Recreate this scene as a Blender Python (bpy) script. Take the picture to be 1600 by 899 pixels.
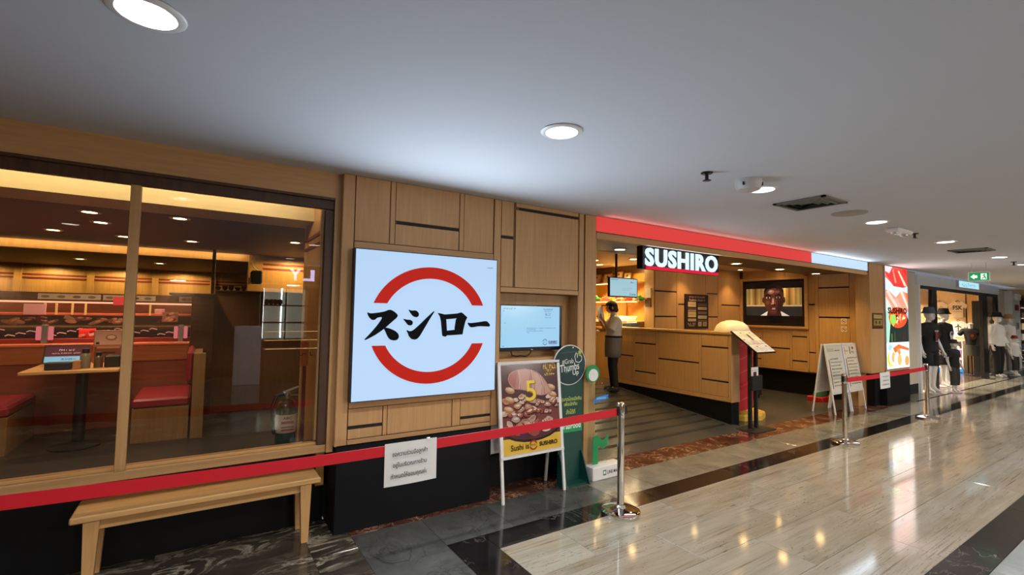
import bpy, bmesh, math, random
from mathutils import Vector, Matrix
random.seed(7)
R = math.radians
for o in list(bpy.data.objects):
    bpy.data.objects.remove(o)
SC = bpy.context.scene
COL = SC.collection

# ------------------------------------------------------------------ camera, world, exposure
def lin(c):
    if isinstance(c, str):
        c = tuple(int(c[i:i + 2], 16) / 255 for i in (0, 2, 4))
    else:
        c = tuple(v / 255 for v in c)
    return tuple(v / 12.92 if v <= .04045 else ((v + .055) / 1.055) ** 2.4 for v in c)

cam_d = bpy.data.cameras.new('camera')
cam = bpy.data.objects.new('camera', cam_d)
COL.objects.link(cam)
yaw, pitch, roll = .57844, .05204, .01743
fw = Vector((math.sin(yaw) * math.cos(pitch), math.cos(yaw) * math.cos(pitch), math.sin(pitch)))
rt = Vector((math.cos(yaw), -math.sin(yaw), 0))
up = rt.cross(fw)
r2 = math.cos(roll) * rt + math.sin(roll) * up
u2 = -math.sin(roll) * rt + math.cos(roll) * up
M = Matrix((r2, u2, -fw)).transposed().to_4x4()
M.translation = Vector((0, 0, 1.7))
cam.matrix_world = M
cam_d.sensor_width = 36
cam_d.lens = 737.3 * 36 / 1600
cam_d.clip_start = .05
cam_d.clip_end = 200
SC.camera = cam

world = bpy.data.worlds.new('world')
SC.world = world
world.use_nodes = True
bg = world.node_tree.nodes['Background']
bg.inputs[0].default_value = (.80, .86, 1, 1)
bg.inputs[1].default_value = .22
SC.view_settings.view_transform = 'Standard'
SC.view_settings.look = 'None'
SC.view_settings.gamma = 1
SC.view_settings.exposure = 0.15
SC.view_settings.use_curve_mapping = False

# light levels
P_MALL = 88       # corridor downlights (W)
P_ENT = 70        # entrance soffit downlights
P_IN = 36         # dining and counter downlights
WARM = (1, .66, .20)
NEUT = (1, .965, .92)

CZ = 2.755        # corridor ceiling
FY = 3.742        # shop front plane
FZ = .30          # raised restaurant floor

# ------------------------------------------------------------------ materials
MATS = {}
def newmat(name):
    m = bpy.data.materials.new(name)
    m.use_nodes = True
    nt = m.node_tree
    b = nt.nodes['Principled BSDF']
    return m, nt, b

def vec_src(nt, scale, rand=True, use='Object'):
    tc = nt.nodes.new('ShaderNodeTexCoord')
    out = tc.outputs[use]
    if rand:
        oi = nt.nodes.new('ShaderNodeObjectInfo')
        mu = nt.nodes.new('ShaderNodeMath'); mu.operation = 'MULTIPLY'; mu.inputs[1].default_value = 57.0
        nt.links.new(oi.outputs['Random'], mu.inputs[0])
        ad = nt.nodes.new('ShaderNodeVectorMath'); ad.operation = 'ADD'
        nt.links.new(out, ad.inputs[0]); nt.links.new(mu.outputs[0], ad.inputs[1])
        out = ad.outputs[0]
    mp = nt.nodes.new('ShaderNodeMapping')
    mp.inputs['Scale'].default_value = scale
    nt.links.new(out, mp.inputs[0])
    return mp.outputs[0]

def noise(nt, vec, sc=1, detail=4, rough=.55, dist=0):
    n = nt.nodes.new('ShaderNodeTexNoise')
    n.inputs['Scale'].default_value = sc; n.inputs['Detail'].default_value = detail
    n.inputs['Roughness'].default_value = rough; n.inputs['Distortion'].default_value = dist
    nt.links.new(vec, n.inputs['Vector'])
    return n.outputs['Fac']

def ramp(nt, fac, stops):
    r = nt.nodes.new('ShaderNodeValToRGB')
    e = r.color_ramp.elements
    while len(e) > 1: e.remove(e[0])
    e[0].position = stops[0][0]; e[0].color = (*lin(stops[0][1]), 1)
    for p, c in stops[1:]:
        k = e.new(p); k.color = (*lin(c), 1)
    nt.links.new(fac, r.inputs[0])
    return r.outputs[0]

def mixc(nt, fac, a, b, mode='MIX'):
    m = nt.nodes.new('ShaderNodeMix'); m.data_type = 'RGBA'; m.blend_type = mode
    if isinstance(fac, float): m.inputs[0].default_value = fac
    else: nt.links.new(fac, m.inputs[0])
    for s, v in ((6, a), (7, b)):
        if isinstance(v, tuple): m.inputs[s].default_value = (*v, 1)
        else: nt.links.new(v, m.inputs[s])
    return m.outputs[2]

def bump(nt, b, h, s=.1, d=.01):
    n = nt.nodes.new('ShaderNodeBump'); n.inputs['Strength'].default_value = s; n.inputs['Distance'].default_value = d
    nt.links.new(h, n.inputs['Height']); nt.links.new(n.outputs[0], b.inputs['Normal'])

def plain(name, c, rough=.5, metal=0., var=.08, sc=6., coat=0., emit=0., spec=.5):
    """solid colour with a little noise in it"""
    if name in MATS: return MATS[name]
    m, nt, b = newmat(name)
    v = vec_src(nt, (1, 1, 1))
    f = noise(nt, v, sc, 3)
    cl = lin(c)
    d = tuple(x * (1 - var) for x in cl); l = tuple(min(1, x * (1 + var)) for x in cl)
    col = mixc(nt, f, d, l)
    nt.links.new(col, b.inputs['Base Color'])
    b.inputs['Roughness'].default_value = rough; b.inputs['Metallic'].default_value = metal
    b.inputs['Coat Weight'].default_value = coat
    b.inputs['Specular IOR Level'].default_value = spec
    if emit:
        nt.links.new(col, b.inputs['Emission Color']); b.inputs['Emission Strength'].default_value = emit
    MATS[name] = m
    return m

def wood(name, c1, c2, sc=(38, 38, 2.2), rough=.42):
    if name in MATS: return MATS[name]
    m, nt, b = newmat(name)
    v = vec_src(nt, sc)
    f = noise(nt, v, 1, 6, .62, .35)
    v2 = vec_src(nt, tuple(s * .12 for s in sc))
    g = noise(nt, v2, 1, 2)
    col = ramp(nt, f, ((.28, c1), (.72, c2)))
    dark = tuple(x * .84 for x in lin(c1))
    col = mixc(nt, g, col, mixc(nt, .5, col, dark))
    nt.links.new(col, b.inputs['Base Color'])
    b.inputs['Roughness'].default_value = rough
    b.inputs['Specular IOR Level'].default_value = .35
    bump(nt, b, f, .05, .003)
    MATS[name] = m
    return m

def marble(name, base1, base2, vein, sc=2., rough=.12, width=.035, vm=.8, stretch=(1, 1, 1)):
    m, nt, b = newmat(name)
    v = vec_src(nt, stretch)
    f0 = noise(nt, v, sc * 1.3, 6, .6, .4)
    col = ramp(nt, f0, ((.3, base1), (.7, base2)))
    f1 = noise(nt, v, sc, 8, .62, 1.6)
    rv = ramp(nt, f1, ((.5 - width, (0, 0, 0)), (.5, (255, 255, 255)), (.5 + width, (0, 0, 0))))
    f2 = noise(nt, v, sc * .7, 3)
    rm = ramp(nt, f2, ((.42, (0, 0, 0)), (.66, (255, 255, 255))))
    k = nt.nodes.new('ShaderNodeMath'); k.operation = 'MULTIPLY'
    nt.links.new(rv, k.inputs[0]); nt.links.new(rm, k.inputs[1])
    k2 = nt.nodes.new('ShaderNodeMath'); k2.operation = 'MULTIPLY'; k2.inputs[1].default_value = vm
    nt.links.new(k.outputs[0], k2.inputs[0])
    col = mixc(nt, k2.outputs[0], col, lin(vein))
    nt.links.new(col, b.inputs['Base Color'])
    b.inputs['Roughness'].default_value = rough
    MATS[name] = m
    return m

def travertine():
    m, nt, b = newmat('travertine')
    f = noise(nt, vec_src(nt, (.8, 9, 1)), 1, 6, .66, .15)
    col = ramp(nt, f, ((.25, (122, 112, 96)), (.42, (148, 141, 125)), (.6, (163, 157, 143)), (.8, (150, 142, 125))))
    g = noise(nt, vec_src(nt, (1.0, 2.4, 1)), 1, 3)
    col = mixc(nt, ramp(nt, g, ((.35, (0, 0, 0)), (.75, (255, 255, 255)))), col, mixc(nt, .5, col, lin((132, 118, 96))))
    def marks(scale, a, c, detail, dark, amt, zs, z0, z1):
        nonlocal col
        p = ramp(nt, noise(nt, vec_src(nt, scale), 1, detail, .6), ((a, (0, 0, 0)), (c, (255, 255, 255))))
        z = ramp(nt, noise(nt, vec_src(nt, zs), 1, 2), ((z0, (0, 0, 0)), (z1, (255, 255, 255))))
        k = nt.nodes.new('ShaderNodeMath'); k.operation = 'MULTIPLY'; nt.links.new(p, k.inputs[0]); nt.links.new(z, k.inputs[1])
        k2 = nt.nodes.new('ShaderNodeMath'); k2.operation = 'MULTIPLY'; k2.inputs[1].default_value = amt; nt.links.new(k.outputs[0], k2.inputs[0])
        col = mixc(nt, k2.outputs[0], col, lin(dark))
    marks((1.3, 75, 1), .56, .66, 3, (104, 86, 64), .75, (.9, 5, 1), .40, .58)
    marks((5, 95, 1), .60, .68, 3, (84, 66, 46), .8, (1.1, 6, 1), .44, .60)
    marks((34, 85, 1), .635, .68, 4, (62, 46, 32), .9, (1.3, 3.5, 1), .40, .58)
    nt.links.new(col, b.inputs['Base Color'])
    b.inputs['Roughness'].default_value = .085
    b.inputs['Specular IOR Level'].default_value = .6
    MATS['travertine'] = m
    return m

def glass(name, tint=(1, 1, 1), ior=1.5, boost=1.0):
    m = bpy.data.materials.new(name); m.use_nodes = True
    nt = m.node_tree; nt.nodes.clear()
    o = nt.nodes.new('ShaderNodeOutputMaterial')
    t = nt.nodes.new('ShaderNodeBsdfTransparent'); t.inputs[0].default_value = (*tint, 1)
    g = nt.nodes.new('ShaderNodeBsdfGlossy'); g.inputs['Roughness'].default_value = 0.0
    fr = nt.nodes.new('ShaderNodeFresnel'); fr.inputs[0].default_value = ior
    mx = nt.nodes.new('ShaderNodeMixShader')
    ge = nt.nodes.new('ShaderNodeNewGeometry')
    su = nt.nodes.new('ShaderNodeMath'); su.operation = 'SUBTRACT'; su.inputs[0].default_value = 1.0
    nt.links.new(ge.outputs['Backfacing'], su.inputs[1])
    mu = nt.nodes.new('ShaderNodeMath'); mu.operation = 'MULTIPLY'; mu.use_clamp = True
    nt.links.new(fr.outputs[0], mu.inputs[0]); nt.links.new(su.outputs[0], mu.inputs[1])
    m2 = nt.nodes.new('ShaderNodeMath'); m2.operation = 'MULTIPLY'; m2.inputs[1].default_value = 1.85; m2.use_clamp = True
    nt.links.new(mu.outputs[0], m2.inputs[0])
    nt.links.new(m2.outputs[0], mx.inputs[0]); nt.links.new(t.outputs[0], mx.inputs[1]); nt.links.new(g.outputs[0], mx.inputs[2])
    nt.links.new(mx.outputs[0], o.inputs[0])
    MATS[name] = m
    return m

def emis(name, c, s, var=.0):
    if name in MATS: return MATS[name]
    m, nt, b = newmat(name)
    b.inputs['Base Color'].default_value = (*[x * .2 for x in lin(c)], 1)
    b.inputs['Emission Color'].default_value = (*lin(c), 1)
    b.inputs['Emission Strength'].default_value = s
    b.inputs['Roughness'].default_value = .55; b.inputs['Specular IOR Level'].default_value = .15
    MATS[name] = m
    return m

def printmat(name, emit=0., rough=.35, coat=0.):
    if name in MATS: return MATS[name]
    m, nt, b = newmat(name)
    a = nt.nodes.new('ShaderNodeAttribute'); a.attribute_name = 'Col'
    f = noise(nt, vec_src(nt, (1, 1, 1)), 40, 2)
    col = mixc(nt, f, a.outputs['Color'], mixc(nt, .06, a.outputs['Color'], (0., 0., 0.)))
    nt.links.new(col, b.inputs['Base Color'])
    b.inputs['Roughness'].default_value = rough; b.inputs['Coat Weight'].default_value = coat
    if emit:
        nt.links.new(col, b.inputs['Emission Color']); b.inputs['Emission Strength'].default_value = emit
        b.inputs['Base Color'].default_value = (0, 0, 0, 1)
    MATS[name] = m
    return m

OAK = wood('oak', (182, 140, 92), (204, 163, 113))
OAKH = wood('oak_along', (183, 141, 93), (205, 164, 114), sc=(2.2, 38, 38))
OAKY = wood('oak_across', (183, 141, 93), (205, 164, 114), sc=(38, 2.2, 38))
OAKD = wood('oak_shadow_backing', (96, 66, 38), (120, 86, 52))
BENCH = wood('beech_bench', (196, 150, 94), (220, 178, 120), sc=(2.4, 40, 40), rough=.3)
BENCHV = wood('beech_leg', (188, 144, 92), (214, 172, 116), sc=(40, 40, 2.4), rough=.35)
FRAME = wood('brown_frame', (66, 46, 34), (92, 66, 48))
DARKW = wood('dark_walnut', (58, 36, 24), (84, 54, 36), sc=(2.2, 30, 30))
ORW = wood('orange_counter', (158, 84, 42), (190, 108, 56), sc=(2.2, 36, 36))
TRAV = travertine()
GREYT = marble('grey_stone', (108, 105, 94), (142, 138, 125), (74, 70, 62), 2.2, .14, .03, .7)
GREYT_DIM = marble('dimmed_grey_stone', (62, 62, 59), (90, 89, 84), (46, 44, 40), 2.4, .14, .03, .7)  # darker grey stone; partly the weaker light on the left painted in
BLUET = marble('pale_grey_stone', (116, 126, 128), (144, 151, 151), (96, 100, 102), 2., .15, .03, .5)
BLACKM = marble('black_marble', (16, 15, 15), (30, 27, 26), (170, 160, 148), 1.7, .1, .010, .4)
REDM = marble('red_marble', (62, 33, 26), (96, 54, 40), (196, 160, 130), 6.5, .13, .055, .85)
DARKM = marble('dark_brown_marble', (40, 36, 30), (80, 72, 60), (190, 180, 160), 3.6, .13, .045, .85, stretch=(.55, 1.4, 1))
SHOPF = marble('shop_stone', (56, 56, 58), (78, 78, 80), (42, 42, 44), 1.6, .26, .05, .4, stretch=(.6, 1.6, 1))
GROUT = plain('grout', (58, 54, 48), .8)
CEIL = plain('ceiling_paint', (204, 207, 214), .85, var=.02, sc=1.2)
NAVY = plain('black_plinth', (5, 7, 12), .6, var=.15, sc=3, spec=.25)
BLACK = plain('black_satin', (14, 14, 15), .4)
MATB = plain('matt_black', (9, 9, 10), .7)
WHITE = plain('white_enamel', (224, 224, 224), .4, var=.02)
ALU = plain('aluminium', (186, 190, 194), .32, .85, var=.04)
CHROME = plain('chrome', (226, 224, 220), .07, 1., var=.02)
REDB = plain('red_webbing', (196, 6, 32), .6, var=.07, sc=90)
GREEN = plain('dark_green_board', (10, 66, 58), .45, var=.04)
REDV = plain('red_vinyl', (126, 14, 32), .38, var=.08)
BROWNC = plain('brown_ceiling', (84, 46, 40), .6, var=.05)
CREAM = plain('cream_paint', (214, 188, 148), .7, var=.03)
AMBER = wood('amber_back_wall', (176, 128, 62), (204, 156, 84))
ORANGE = plain('orange_wall', (222, 152, 20), .55, var=.04)
REDS = plain('red_stripe', (112, 28, 20), .5)
SKINM = plain('skin', (196, 146, 114), .5, var=.05)
MANN = plain('mannequin_white', (214, 212, 208), .32, var=.02)
WALLB = plain('beige_wall', (196, 186, 166), .7, var=.03)
LAMP = emis('lamp_face', (255, 240, 212), 7.0)
LAMPW = emis('warm_lamp_face', (255, 206, 132), 34.0)
GLASS = glass('window_glass', (.90, .88, .86), 1.55)
ACRYL = glass('clear_acrylic', (.93, .96, .95), 1.49)
PRINT = printmat('printed_sheet')
GLOSSP = printmat('glossy_print', 0, .18, .6)
SCREEN = printmat('lit_screen', .62, .2)
LITBOX = printmat('lit_panel', .88, .25)

# ------------------------------------------------------------------ mesh builder
OFF = {}
class MB:
    def __init__(s):
        s.v = []; s.f = []; s.c = []
    def add(s, vs, fs, col=None):
        n = len(s.v); s.v += [tuple(q) for q in vs]
        s.f += [tuple(i + n for i in f) for f in fs]
        s.c += [col] * len(fs)
        return s
    def box(s, x0, x1, y0, y1, z0, z1, c=0., col=None):
        if c <= 0:
            vs = [(x, y, z) for z in (z0, z1) for y in (y0, y1) for x in (x0, x1)]
            return s.add(vs, [(0, 2, 3, 1), (4, 5, 7, 6), (0, 1, 5, 4), (2, 6, 7, 3), (0, 4, 6, 2), (1, 3, 7, 5)], col)
        vs = []
        X, Y, Z = (x0, x1), (y0, y1), (z0, z1)
        idx = {}
        for i in (0, 1):
            for j in (0, 1):
                for k in (0, 1):
                    sx, sy, sz = (c if i == 0 else -c), (c if j == 0 else -c), (c if k == 0 else -c)
                    for a in range(3):
                        idx[i, j, k, a] = len(vs)
                        vs.append((X[i] + (0 if a == 0 else sx), Y[j] + (0 if a == 1 else sy), Z[k] + (0 if a == 2 else sz)))
        g = lambda i, j, k, a: idx[i, j, k, a]
        fs = []
        def quad(q, flip):
            fs.append(tuple(q) if not flip else tuple(reversed(q)))
        for a in range(3):
            for t in (0, 1):
                pts = []
                for (p, q) in ((0, 0), (1, 0), (1, 1), (0, 1)):
                    ijk = [0, 0, 0]; ijk[a] = t; o = [x for x in range(3) if x != a]
                    ijk[o[0]] = p; ijk[o[1]] = q
                    pts.append(g(*ijk, a))
                fl = (t == 0) ^ (a == 1)
                quad(pts, fl)
        for a in range(3):           # edges along axis a
            o = [x for x in range(3) if x != a]
            for p in (0, 1):
                for q in (0, 1):
                    A = [0, 0, 0]; B = [0, 0, 0]
                    A[o[0]] = B[o[0]] = p; A[o[1]] = B[o[1]] = q; B[a] = 1
                    fl = ((p == q) ^ (a == 1))
                    quad((g(*A, o[0]), g(*A, o[1]), g(*B, o[1]), g(*B, o[0])), not fl)
        for i in (0, 1):
            for j in (0, 1):
                for k in (0, 1):
                    fl = (i + j + k) % 2 == 0
                    quad((g(i, j, k, 0), g(i, j, k, 1), g(i, j, k, 2)), fl)
        return s.add(vs, fs, col)
    def prism(s, poly, axis, a0, a1, col=None):
        """poly in the two other axes, extruded along axis from a0 to a1"""
        n = len(poly); vs = []
        for a in (a0, a1):
            for p in poly:
                q = list(p); q.insert(axis, a); vs.append(q)
        fs = [tuple(range(n)), tuple(range(2 * n - 1, n - 1, -1))]
        fs += [(i, i + n, (i + 1) % n + n, (i + 1) % n) for i in range(n)]
        return s.add(vs, fs, col)
    def lathe(s, prof, n=24, c=(0, 0, 0), sx=1., sy=1., col=None, cap=True):
        vs = []; fs = []
        for r, z in prof:
            for i in range(n):
                a = 2 * math.pi * i / n
                vs.append((c[0] + r * math.cos(a) * sx, c[1] + r * math.sin(a) * sy, c[2] + z))
        for j in range(len(prof) - 1):
            for i in range(n):
                fs.append((j * n + i, j * n + (i + 1) % n, (j + 1) * n + (i + 1) % n, (j + 1) * n + i))
        if cap and prof[0] != prof[-1]:
            fs.append(tuple(range(n - 1, -1, -1)))
            fs.append(tuple((len(prof) - 1) * n + i for i in range(n)))
        return s.add(vs, fs, col)
    def tube(s, pts, r, n=10, col=None):
        pts = [Vector(p) for p in pts]; rs = r if isinstance(r, (list, tuple)) else [r] * len(pts)
        vs = []; fs = []; prev = None
        for k, p in enumerate(pts):
            d = (pts[min(k + 1, len(pts) - 1)] - pts[max(k - 1, 0)]).normalized()
            u = Vector((0, 0, 1)).cross(d) if prev is None else prev - prev.dot(d) * d
            if u.length < 1e-4: u = Vector((1, 0, 0)).cross(d)
            u.normalize(); prev = u; w = d.cross(u)
            for i in range(n):
                a = 2 * math.pi * i / n
                vs.append(p + rs[k] * (math.cos(a) * u + math.sin(a) * w))
        for j in range(len(pts) - 1):
            for i in range(n):
                fs.append((j * n + i, j * n + (i + 1) % n, (j + 1) * n + (i + 1) % n, (j + 1) * n + i))
        fs.append(tuple(range(n - 1, -1, -1))); fs.append(tuple((len(pts) - 1) * n + i for i in range(n)))
        return s.add(vs, fs, col)
    def ball(s, c, rx, ry, rz, n=16, m=10, z0=-1., z1=1., col=None):
        t0, t1 = math.asin(z0), math.asin(z1)
        prof = []
        for j in range(m + 1):
            t = t0 + (t1 - t0) * j / m
            prof.append((max(math.cos(t), .002), math.sin(t) * rz))
        return s.lathe(prof, n, c, rx, ry, col)
    def beam(s, p0, p1, w, h, side=(0, 0, 1), col=None, taper=1.):
        """rectangular bar from p0 to p1"""
        p0, p1 = Vector(p0), Vector(p1); d = (p1 - p0).normalized()
        u = Vector(side).cross(d)
        if u.length < 1e-4: u = Vector((0, 1, 0)).cross(d)
        u.normalize(); v = d.cross(u)
        vs = []
        for p, t in ((p0, 1.), (p1, taper)):
            for a, b in ((-1, -1), (1, -1), (1, 1), (-1, 1)):
                vs.append(p + u * (a * w / 2 * t) + v * (b * h / 2 * t))
        return s.add(vs, [(0, 3, 2, 1), (4, 5, 6, 7), (0, 1, 5, 4), (1, 2, 6, 5), (2, 3, 7, 6), (3, 0, 4, 7)], col)
    def build(s, name, mat, parent=None, smooth=False, origin=None):
        me = bpy.data.meshes.new(name)
        if parent is not None: off = OFF.get(parent.name, Vector((0, 0, 0)))
        elif origin is not None: off = Vector(origin)
        else:
            xs, ys, zs = zip(*s.v)
            off = Vector(((min(xs) + max(xs)) / 2, (min(ys) + max(ys)) / 2, min(zs)))
        me.from_pydata([(x - off.x, y - off.y, z - off.z) for x, y, z in s.v], [], s.f)
        if any(c is not None for c in s.c):
            at = me.color_attributes.new('Col', 'FLOAT_COLOR', 'CORNER')
            k = 0
            for p, c in zip(me.polygons, s.c):
                cc = (*(c or (1, 1, 1)), 1)
                for _ in p.loop_indices:
                    at.data[k].color = cc; k += 1
        me.materials.append(mat)
        if not any(c is not None for c in s.c):
            bm = bmesh.new(); bm.from_mesh(me); bmesh.ops.recalc_face_normals(bm, faces=bm.faces); bm.to_mesh(me); bm.free()
        if smooth:
            me.polygons.foreach_set('use_smooth', [True] * len(me.polygons))
            if smooth != 'all':
                try: me.set_sharp_from_angle(angle=R(38))
                except Exception: pass
        me.update()
        o = bpy.data.objects.new(name, me)
        COL.objects.link(o)
        if parent is not None: o.parent = parent
        else: o.location = off
        OFF[o.name] = off
        return o

def box(name, mat, parent, x0, x1, y0, y1, z0, z1, c=.0):
    return MB().box(x0, x1, y0, y1, z0, z1, c).build(name, mat, parent)

def tag(o, label, cat, group=None):
    o['label'] = label; o['category'] = cat
    if group: o['group'] = group
    return o

def thing(name, label, cat, loc=(0, 0, 0), group=None, local=False):
    """an Empty at the base; its parts are given in world coordinates unless local"""
    o = bpy.data.objects.new(name, None); COL.objects.link(o)
    o.empty_display_size = .05
    if not local: o.location = loc; OFF[o.name] = Vector(loc)
    else: OFF[o.name] = Vector((0, 0, 0))
    return tag(o, label, cat, group)

def place(o, loc, rz=0., scale=1.):
    o.location = loc; o.rotation_euler = (0, 0, rz); o.scale = (scale,) * 3
    return o

def struct(o):
    o['kind'] = 'structure'; return o

def plabel(o, s):
    o['label'] = s; return o

def dup(root, loc, rz, label, group=None):
    r = root.copy(); COL.objects.link(r); r.location = loc; r.rotation_euler = (0, 0, rz); r['label'] = label
    if group: r['group'] = group
    for ch in root.children:
        c = ch.copy(); COL.objects.link(c); c.parent = r
        for g in ch.children:
            d = g.copy(); COL.objects.link(d); d.parent = c
    return r

def lamp(name, kind, loc, power, color, parent=None, size=.08, spot=115, blend=.6, rot=(0, 0, 0), sy=None):
    d = bpy.data.lights.new(name, kind); d.energy = power; d.color = color
    if kind == 'AREA':
        d.size = size
        if sy: d.shape = 'RECTANGLE'; d.size_y = sy
        else: d.shape = 'DISK'
    else:
        d.shadow_soft_size = size
    if kind == 'SPOT': d.spot_size = R(spot); d.spot_blend = blend
    o = bpy.data.objects.new(name, d); COL.objects.link(o)
    off = OFF.get(parent.name, Vector((0, 0, 0))) if parent is not None else Vector((0, 0, 0))
    if parent is not None: o.parent = parent
    o.location = Vector(loc) - off; o.rotation_euler = rot
    return o

# text -> triangles in a unit frame
TXT = {}
def text_tris(s, bold=0., spacing=1.):
    k = (s, bold, spacing)
    if k in TXT: return TXT[k]
    c = bpy.data.curves.new('lettering', 'FONT'); c.body = s; c.offset = bold; c.resolution_u = 3; c.space_character = spacing
    o = bpy.data.objects.new('lettering', c)
    me = o.to_mesh()
    vs = [(v.co.x, v.co.y) for v in me.vertices]; fs = [tuple(p.vertices) for p in me.polygons]
    o.to_mesh_clear(); bpy.data.objects.remove(o); bpy.data.curves.remove(c)
    xs = [v[0] for v in vs]; ys = [v[1] for v in vs]
    x0, x1, y0, y1 = min(xs), max(xs), min(ys), max(ys)
    TXT[k] = ([((x - x0) / (x1 - x0) - .5, (y - y0) / (y1 - y0) - .5) for x, y in vs], fs, (x1 - x0) / (y1 - y0))
    return TXT[k]

def decal(name, mat, parent, O, U, V, items, gap=.0005, step=.00035, clip=None):
    """flat printed artwork: items drawn in order, each a hair above the one before"""
    O, U, V = Vector(O), Vector(U).normalized(), Vector(V).normalized()
    N = U.cross(V)
    mb = MB(); d = gap; step = min(step, .005 / max(1, len(items)))
    def put(pts, fs, col):
        if clip: pts = [(min(max(x, clip[0]), clip[2]), min(max(y, clip[1]), clip[3])) for x, y in pts]
        mb.add([O + U * x + V * y + N * d for x, y in pts], fs, lin(col))
    for it in items:
        k = it[0]
        if k == 'r':
            _, x0, y0, x1, y1, c = it
            put([(x0, y0), (x1, y0), (x1, y1), (x0, y1)], [(0, 1, 2, 3)], c)
        elif k == 'e':
            _, cx, cy, rx, ry, c = it[:6]; a = it[6] if len(it) > 6 else 0; n = 20
            pts = []
            for i in range(n):
                t = 2 * math.pi * i / n; x = rx * math.cos(t); y = ry * math.sin(t)
                pts.append((cx + x * math.cos(a) - y * math.sin(a), cy + x * math.sin(a) + y * math.cos(a)))
            put(pts, [tuple(range(n))], c)
        elif k == 'p':
            put(it[1], [tuple(range(len(it[1])))], it[2])
        elif k == 'arc':
            _, cx, cy, rx0, ry0, rx1, ry1, t0, t1, c = it; n = 20
            pts = []
            for i in range(n + 1):
                t = t0 + (t1 - t0) * i / n
                pts += [(cx + rx1 * math.cos(t), cy + ry1 * math.sin(t)), (cx + rx0 * math.cos(t), cy + ry0 * math.sin(t))]
            put(pts, [(2 * i, 2 * i + 2, 2 * i + 3, 2 * i + 1) for i in range(n)], c)
        elif k == 'l':
            _, pts, w, c = it
            q = []; P = [Vector(p) for p in pts]
            for i, p in enumerate(P):
                t = (P[min(i + 1, len(P) - 1)] - P[max(i - 1, 0)]).normalized(); n_ = Vector((-t.y, t.x))
                q += [p - n_ * w / 2, p + n_ * w / 2]
            put([tuple(x) for x in q], [(2 * i, 2 * i + 2, 2 * i + 3, 2 * i + 1) for i in range(len(P) - 1)], c)
        elif k == 's':           # writing too small to read: a row of letter-sized strokes
            _, cx, cy, w, h, c = it[:6]
            x = cx - w / 2; rs = random.Random(int(abs(cx) * 9173 + abs(cy) * 4711 + w * 977)); pts = []; fs = []
            while x < cx + w / 2 - h * .2:
                lw = min(h * rs.uniform(.35, .8), cx + w / 2 - x); y0 = cy - h * .5; y1 = cy + h * rs.uniform(.15, .5)
                n = len(pts); th = lw * .32
                pts += [(x, y0), (x + th, y0), (x + th, y1), (x, y1)]; fs.append((n, n + 1, n + 2, n + 3))
                if rs.random() < .75:
                    yy = rs.choice((y0, y1 - h * .22, (y0 + y1) / 2)); n = len(pts)
                    pts += [(x + th, yy), (x + lw, yy), (x + lw, yy + h * .22), (x + th, yy + h * .22)]; fs.append((n, n + 1, n + 2, n + 3))
                x += lw + h * (.7 if rs.random() < .12 else .16)
            put(pts, fs, c)
        elif k == 't':
            _, s, cx, cy, w, h, c = it[:7]; bold = it[7] if len(it) > 7 else 0.; rot = it[8] if len(it) > 8 else 0.
            vs, fs, asp = text_tris(s, bold)
            if h is None: h = w / asp
            if w is None: w = h * asp
            ca, sa = math.cos(rot), math.sin(rot)
            put([(cx + x * w * ca - y * h * sa, cy + x * w * sa + y * h * ca) for x, y in vs], fs, c)
        d += step
    return mb.build(name, mat, parent)

def solid_text(name, s, mat, parent, O, U, V, w, h, depth, bold=0., spacing=1.):
    """raised lettering: front face and sides"""
    O, U, V = Vector(O), Vector(U).normalized(), Vector(V).normalized(); N = U.cross(V)
    vs, fs, asp = text_tris(s, bold, spacing)
    if h is None: h = w / asp
    mb = MB(); n = len(vs)
    front = [O + U * (x * w) + V * (y * h) + N * depth for x, y in vs]
    back = [O + U * (x * w) + V * (y * h) for x, y in vs]
    cnt = {}
    for f in fs:
        for i in range(len(f)):
            e = (f[i], f[(i + 1) % len(f)])
            key = (round(vs[e[0]][0], 5), round(vs[e[0]][1], 5), round(vs[e[1]][0], 5), round(vs[e[1]][1], 5))
            cnt[key] = e
    side = [(e[0], e[1], e[1] + n, e[0] + n) for k, e in cnt.items() if (k[2], k[3], k[0], k[1]) not in cnt]
    mb.add(front + back, [tuple(f) for f in fs] + [(b, a, c, d) for a, b, d, c in [(q[0], q[1], q[2], q[3]) for q in side]])
    mb.f = [tuple(f) for f in fs] + [(q[1], q[0], q[3], q[2]) for q in side]; mb.c = [None] * len(mb.f)
    return mb.build(name, mat, parent)

def extrude_poly(name, poly, mat, parent, O, U, V, depth):
    O, U, V = Vector(O), Vector(U), Vector(V); N = U.cross(V)
    mb = MB(); n = len(poly)
    a = sum(poly[i][0] * poly[(i + 1) % n][1] - poly[(i + 1) % n][0] * poly[i][1] for i in range(n))
    if a < 0: poly = poly[::-1]
    vs = [O + U * x + V * y + N * depth for x, y in poly] + [O + U * x + V * y for x, y in poly]
    mb.add(vs, [tuple(range(n))] + [((i + 1) % n, i, i + n, (i + 1) % n + n) for i in range(n)])
    return mb.build(name, mat, parent)

FR = ((1, 0, 0), (0, 0, 1))       # frame of a surface that faces the corridor (-Y)
LF = ((0, -1, 0), (0, 0, 1))      # frame of a surface that faces -X

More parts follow.
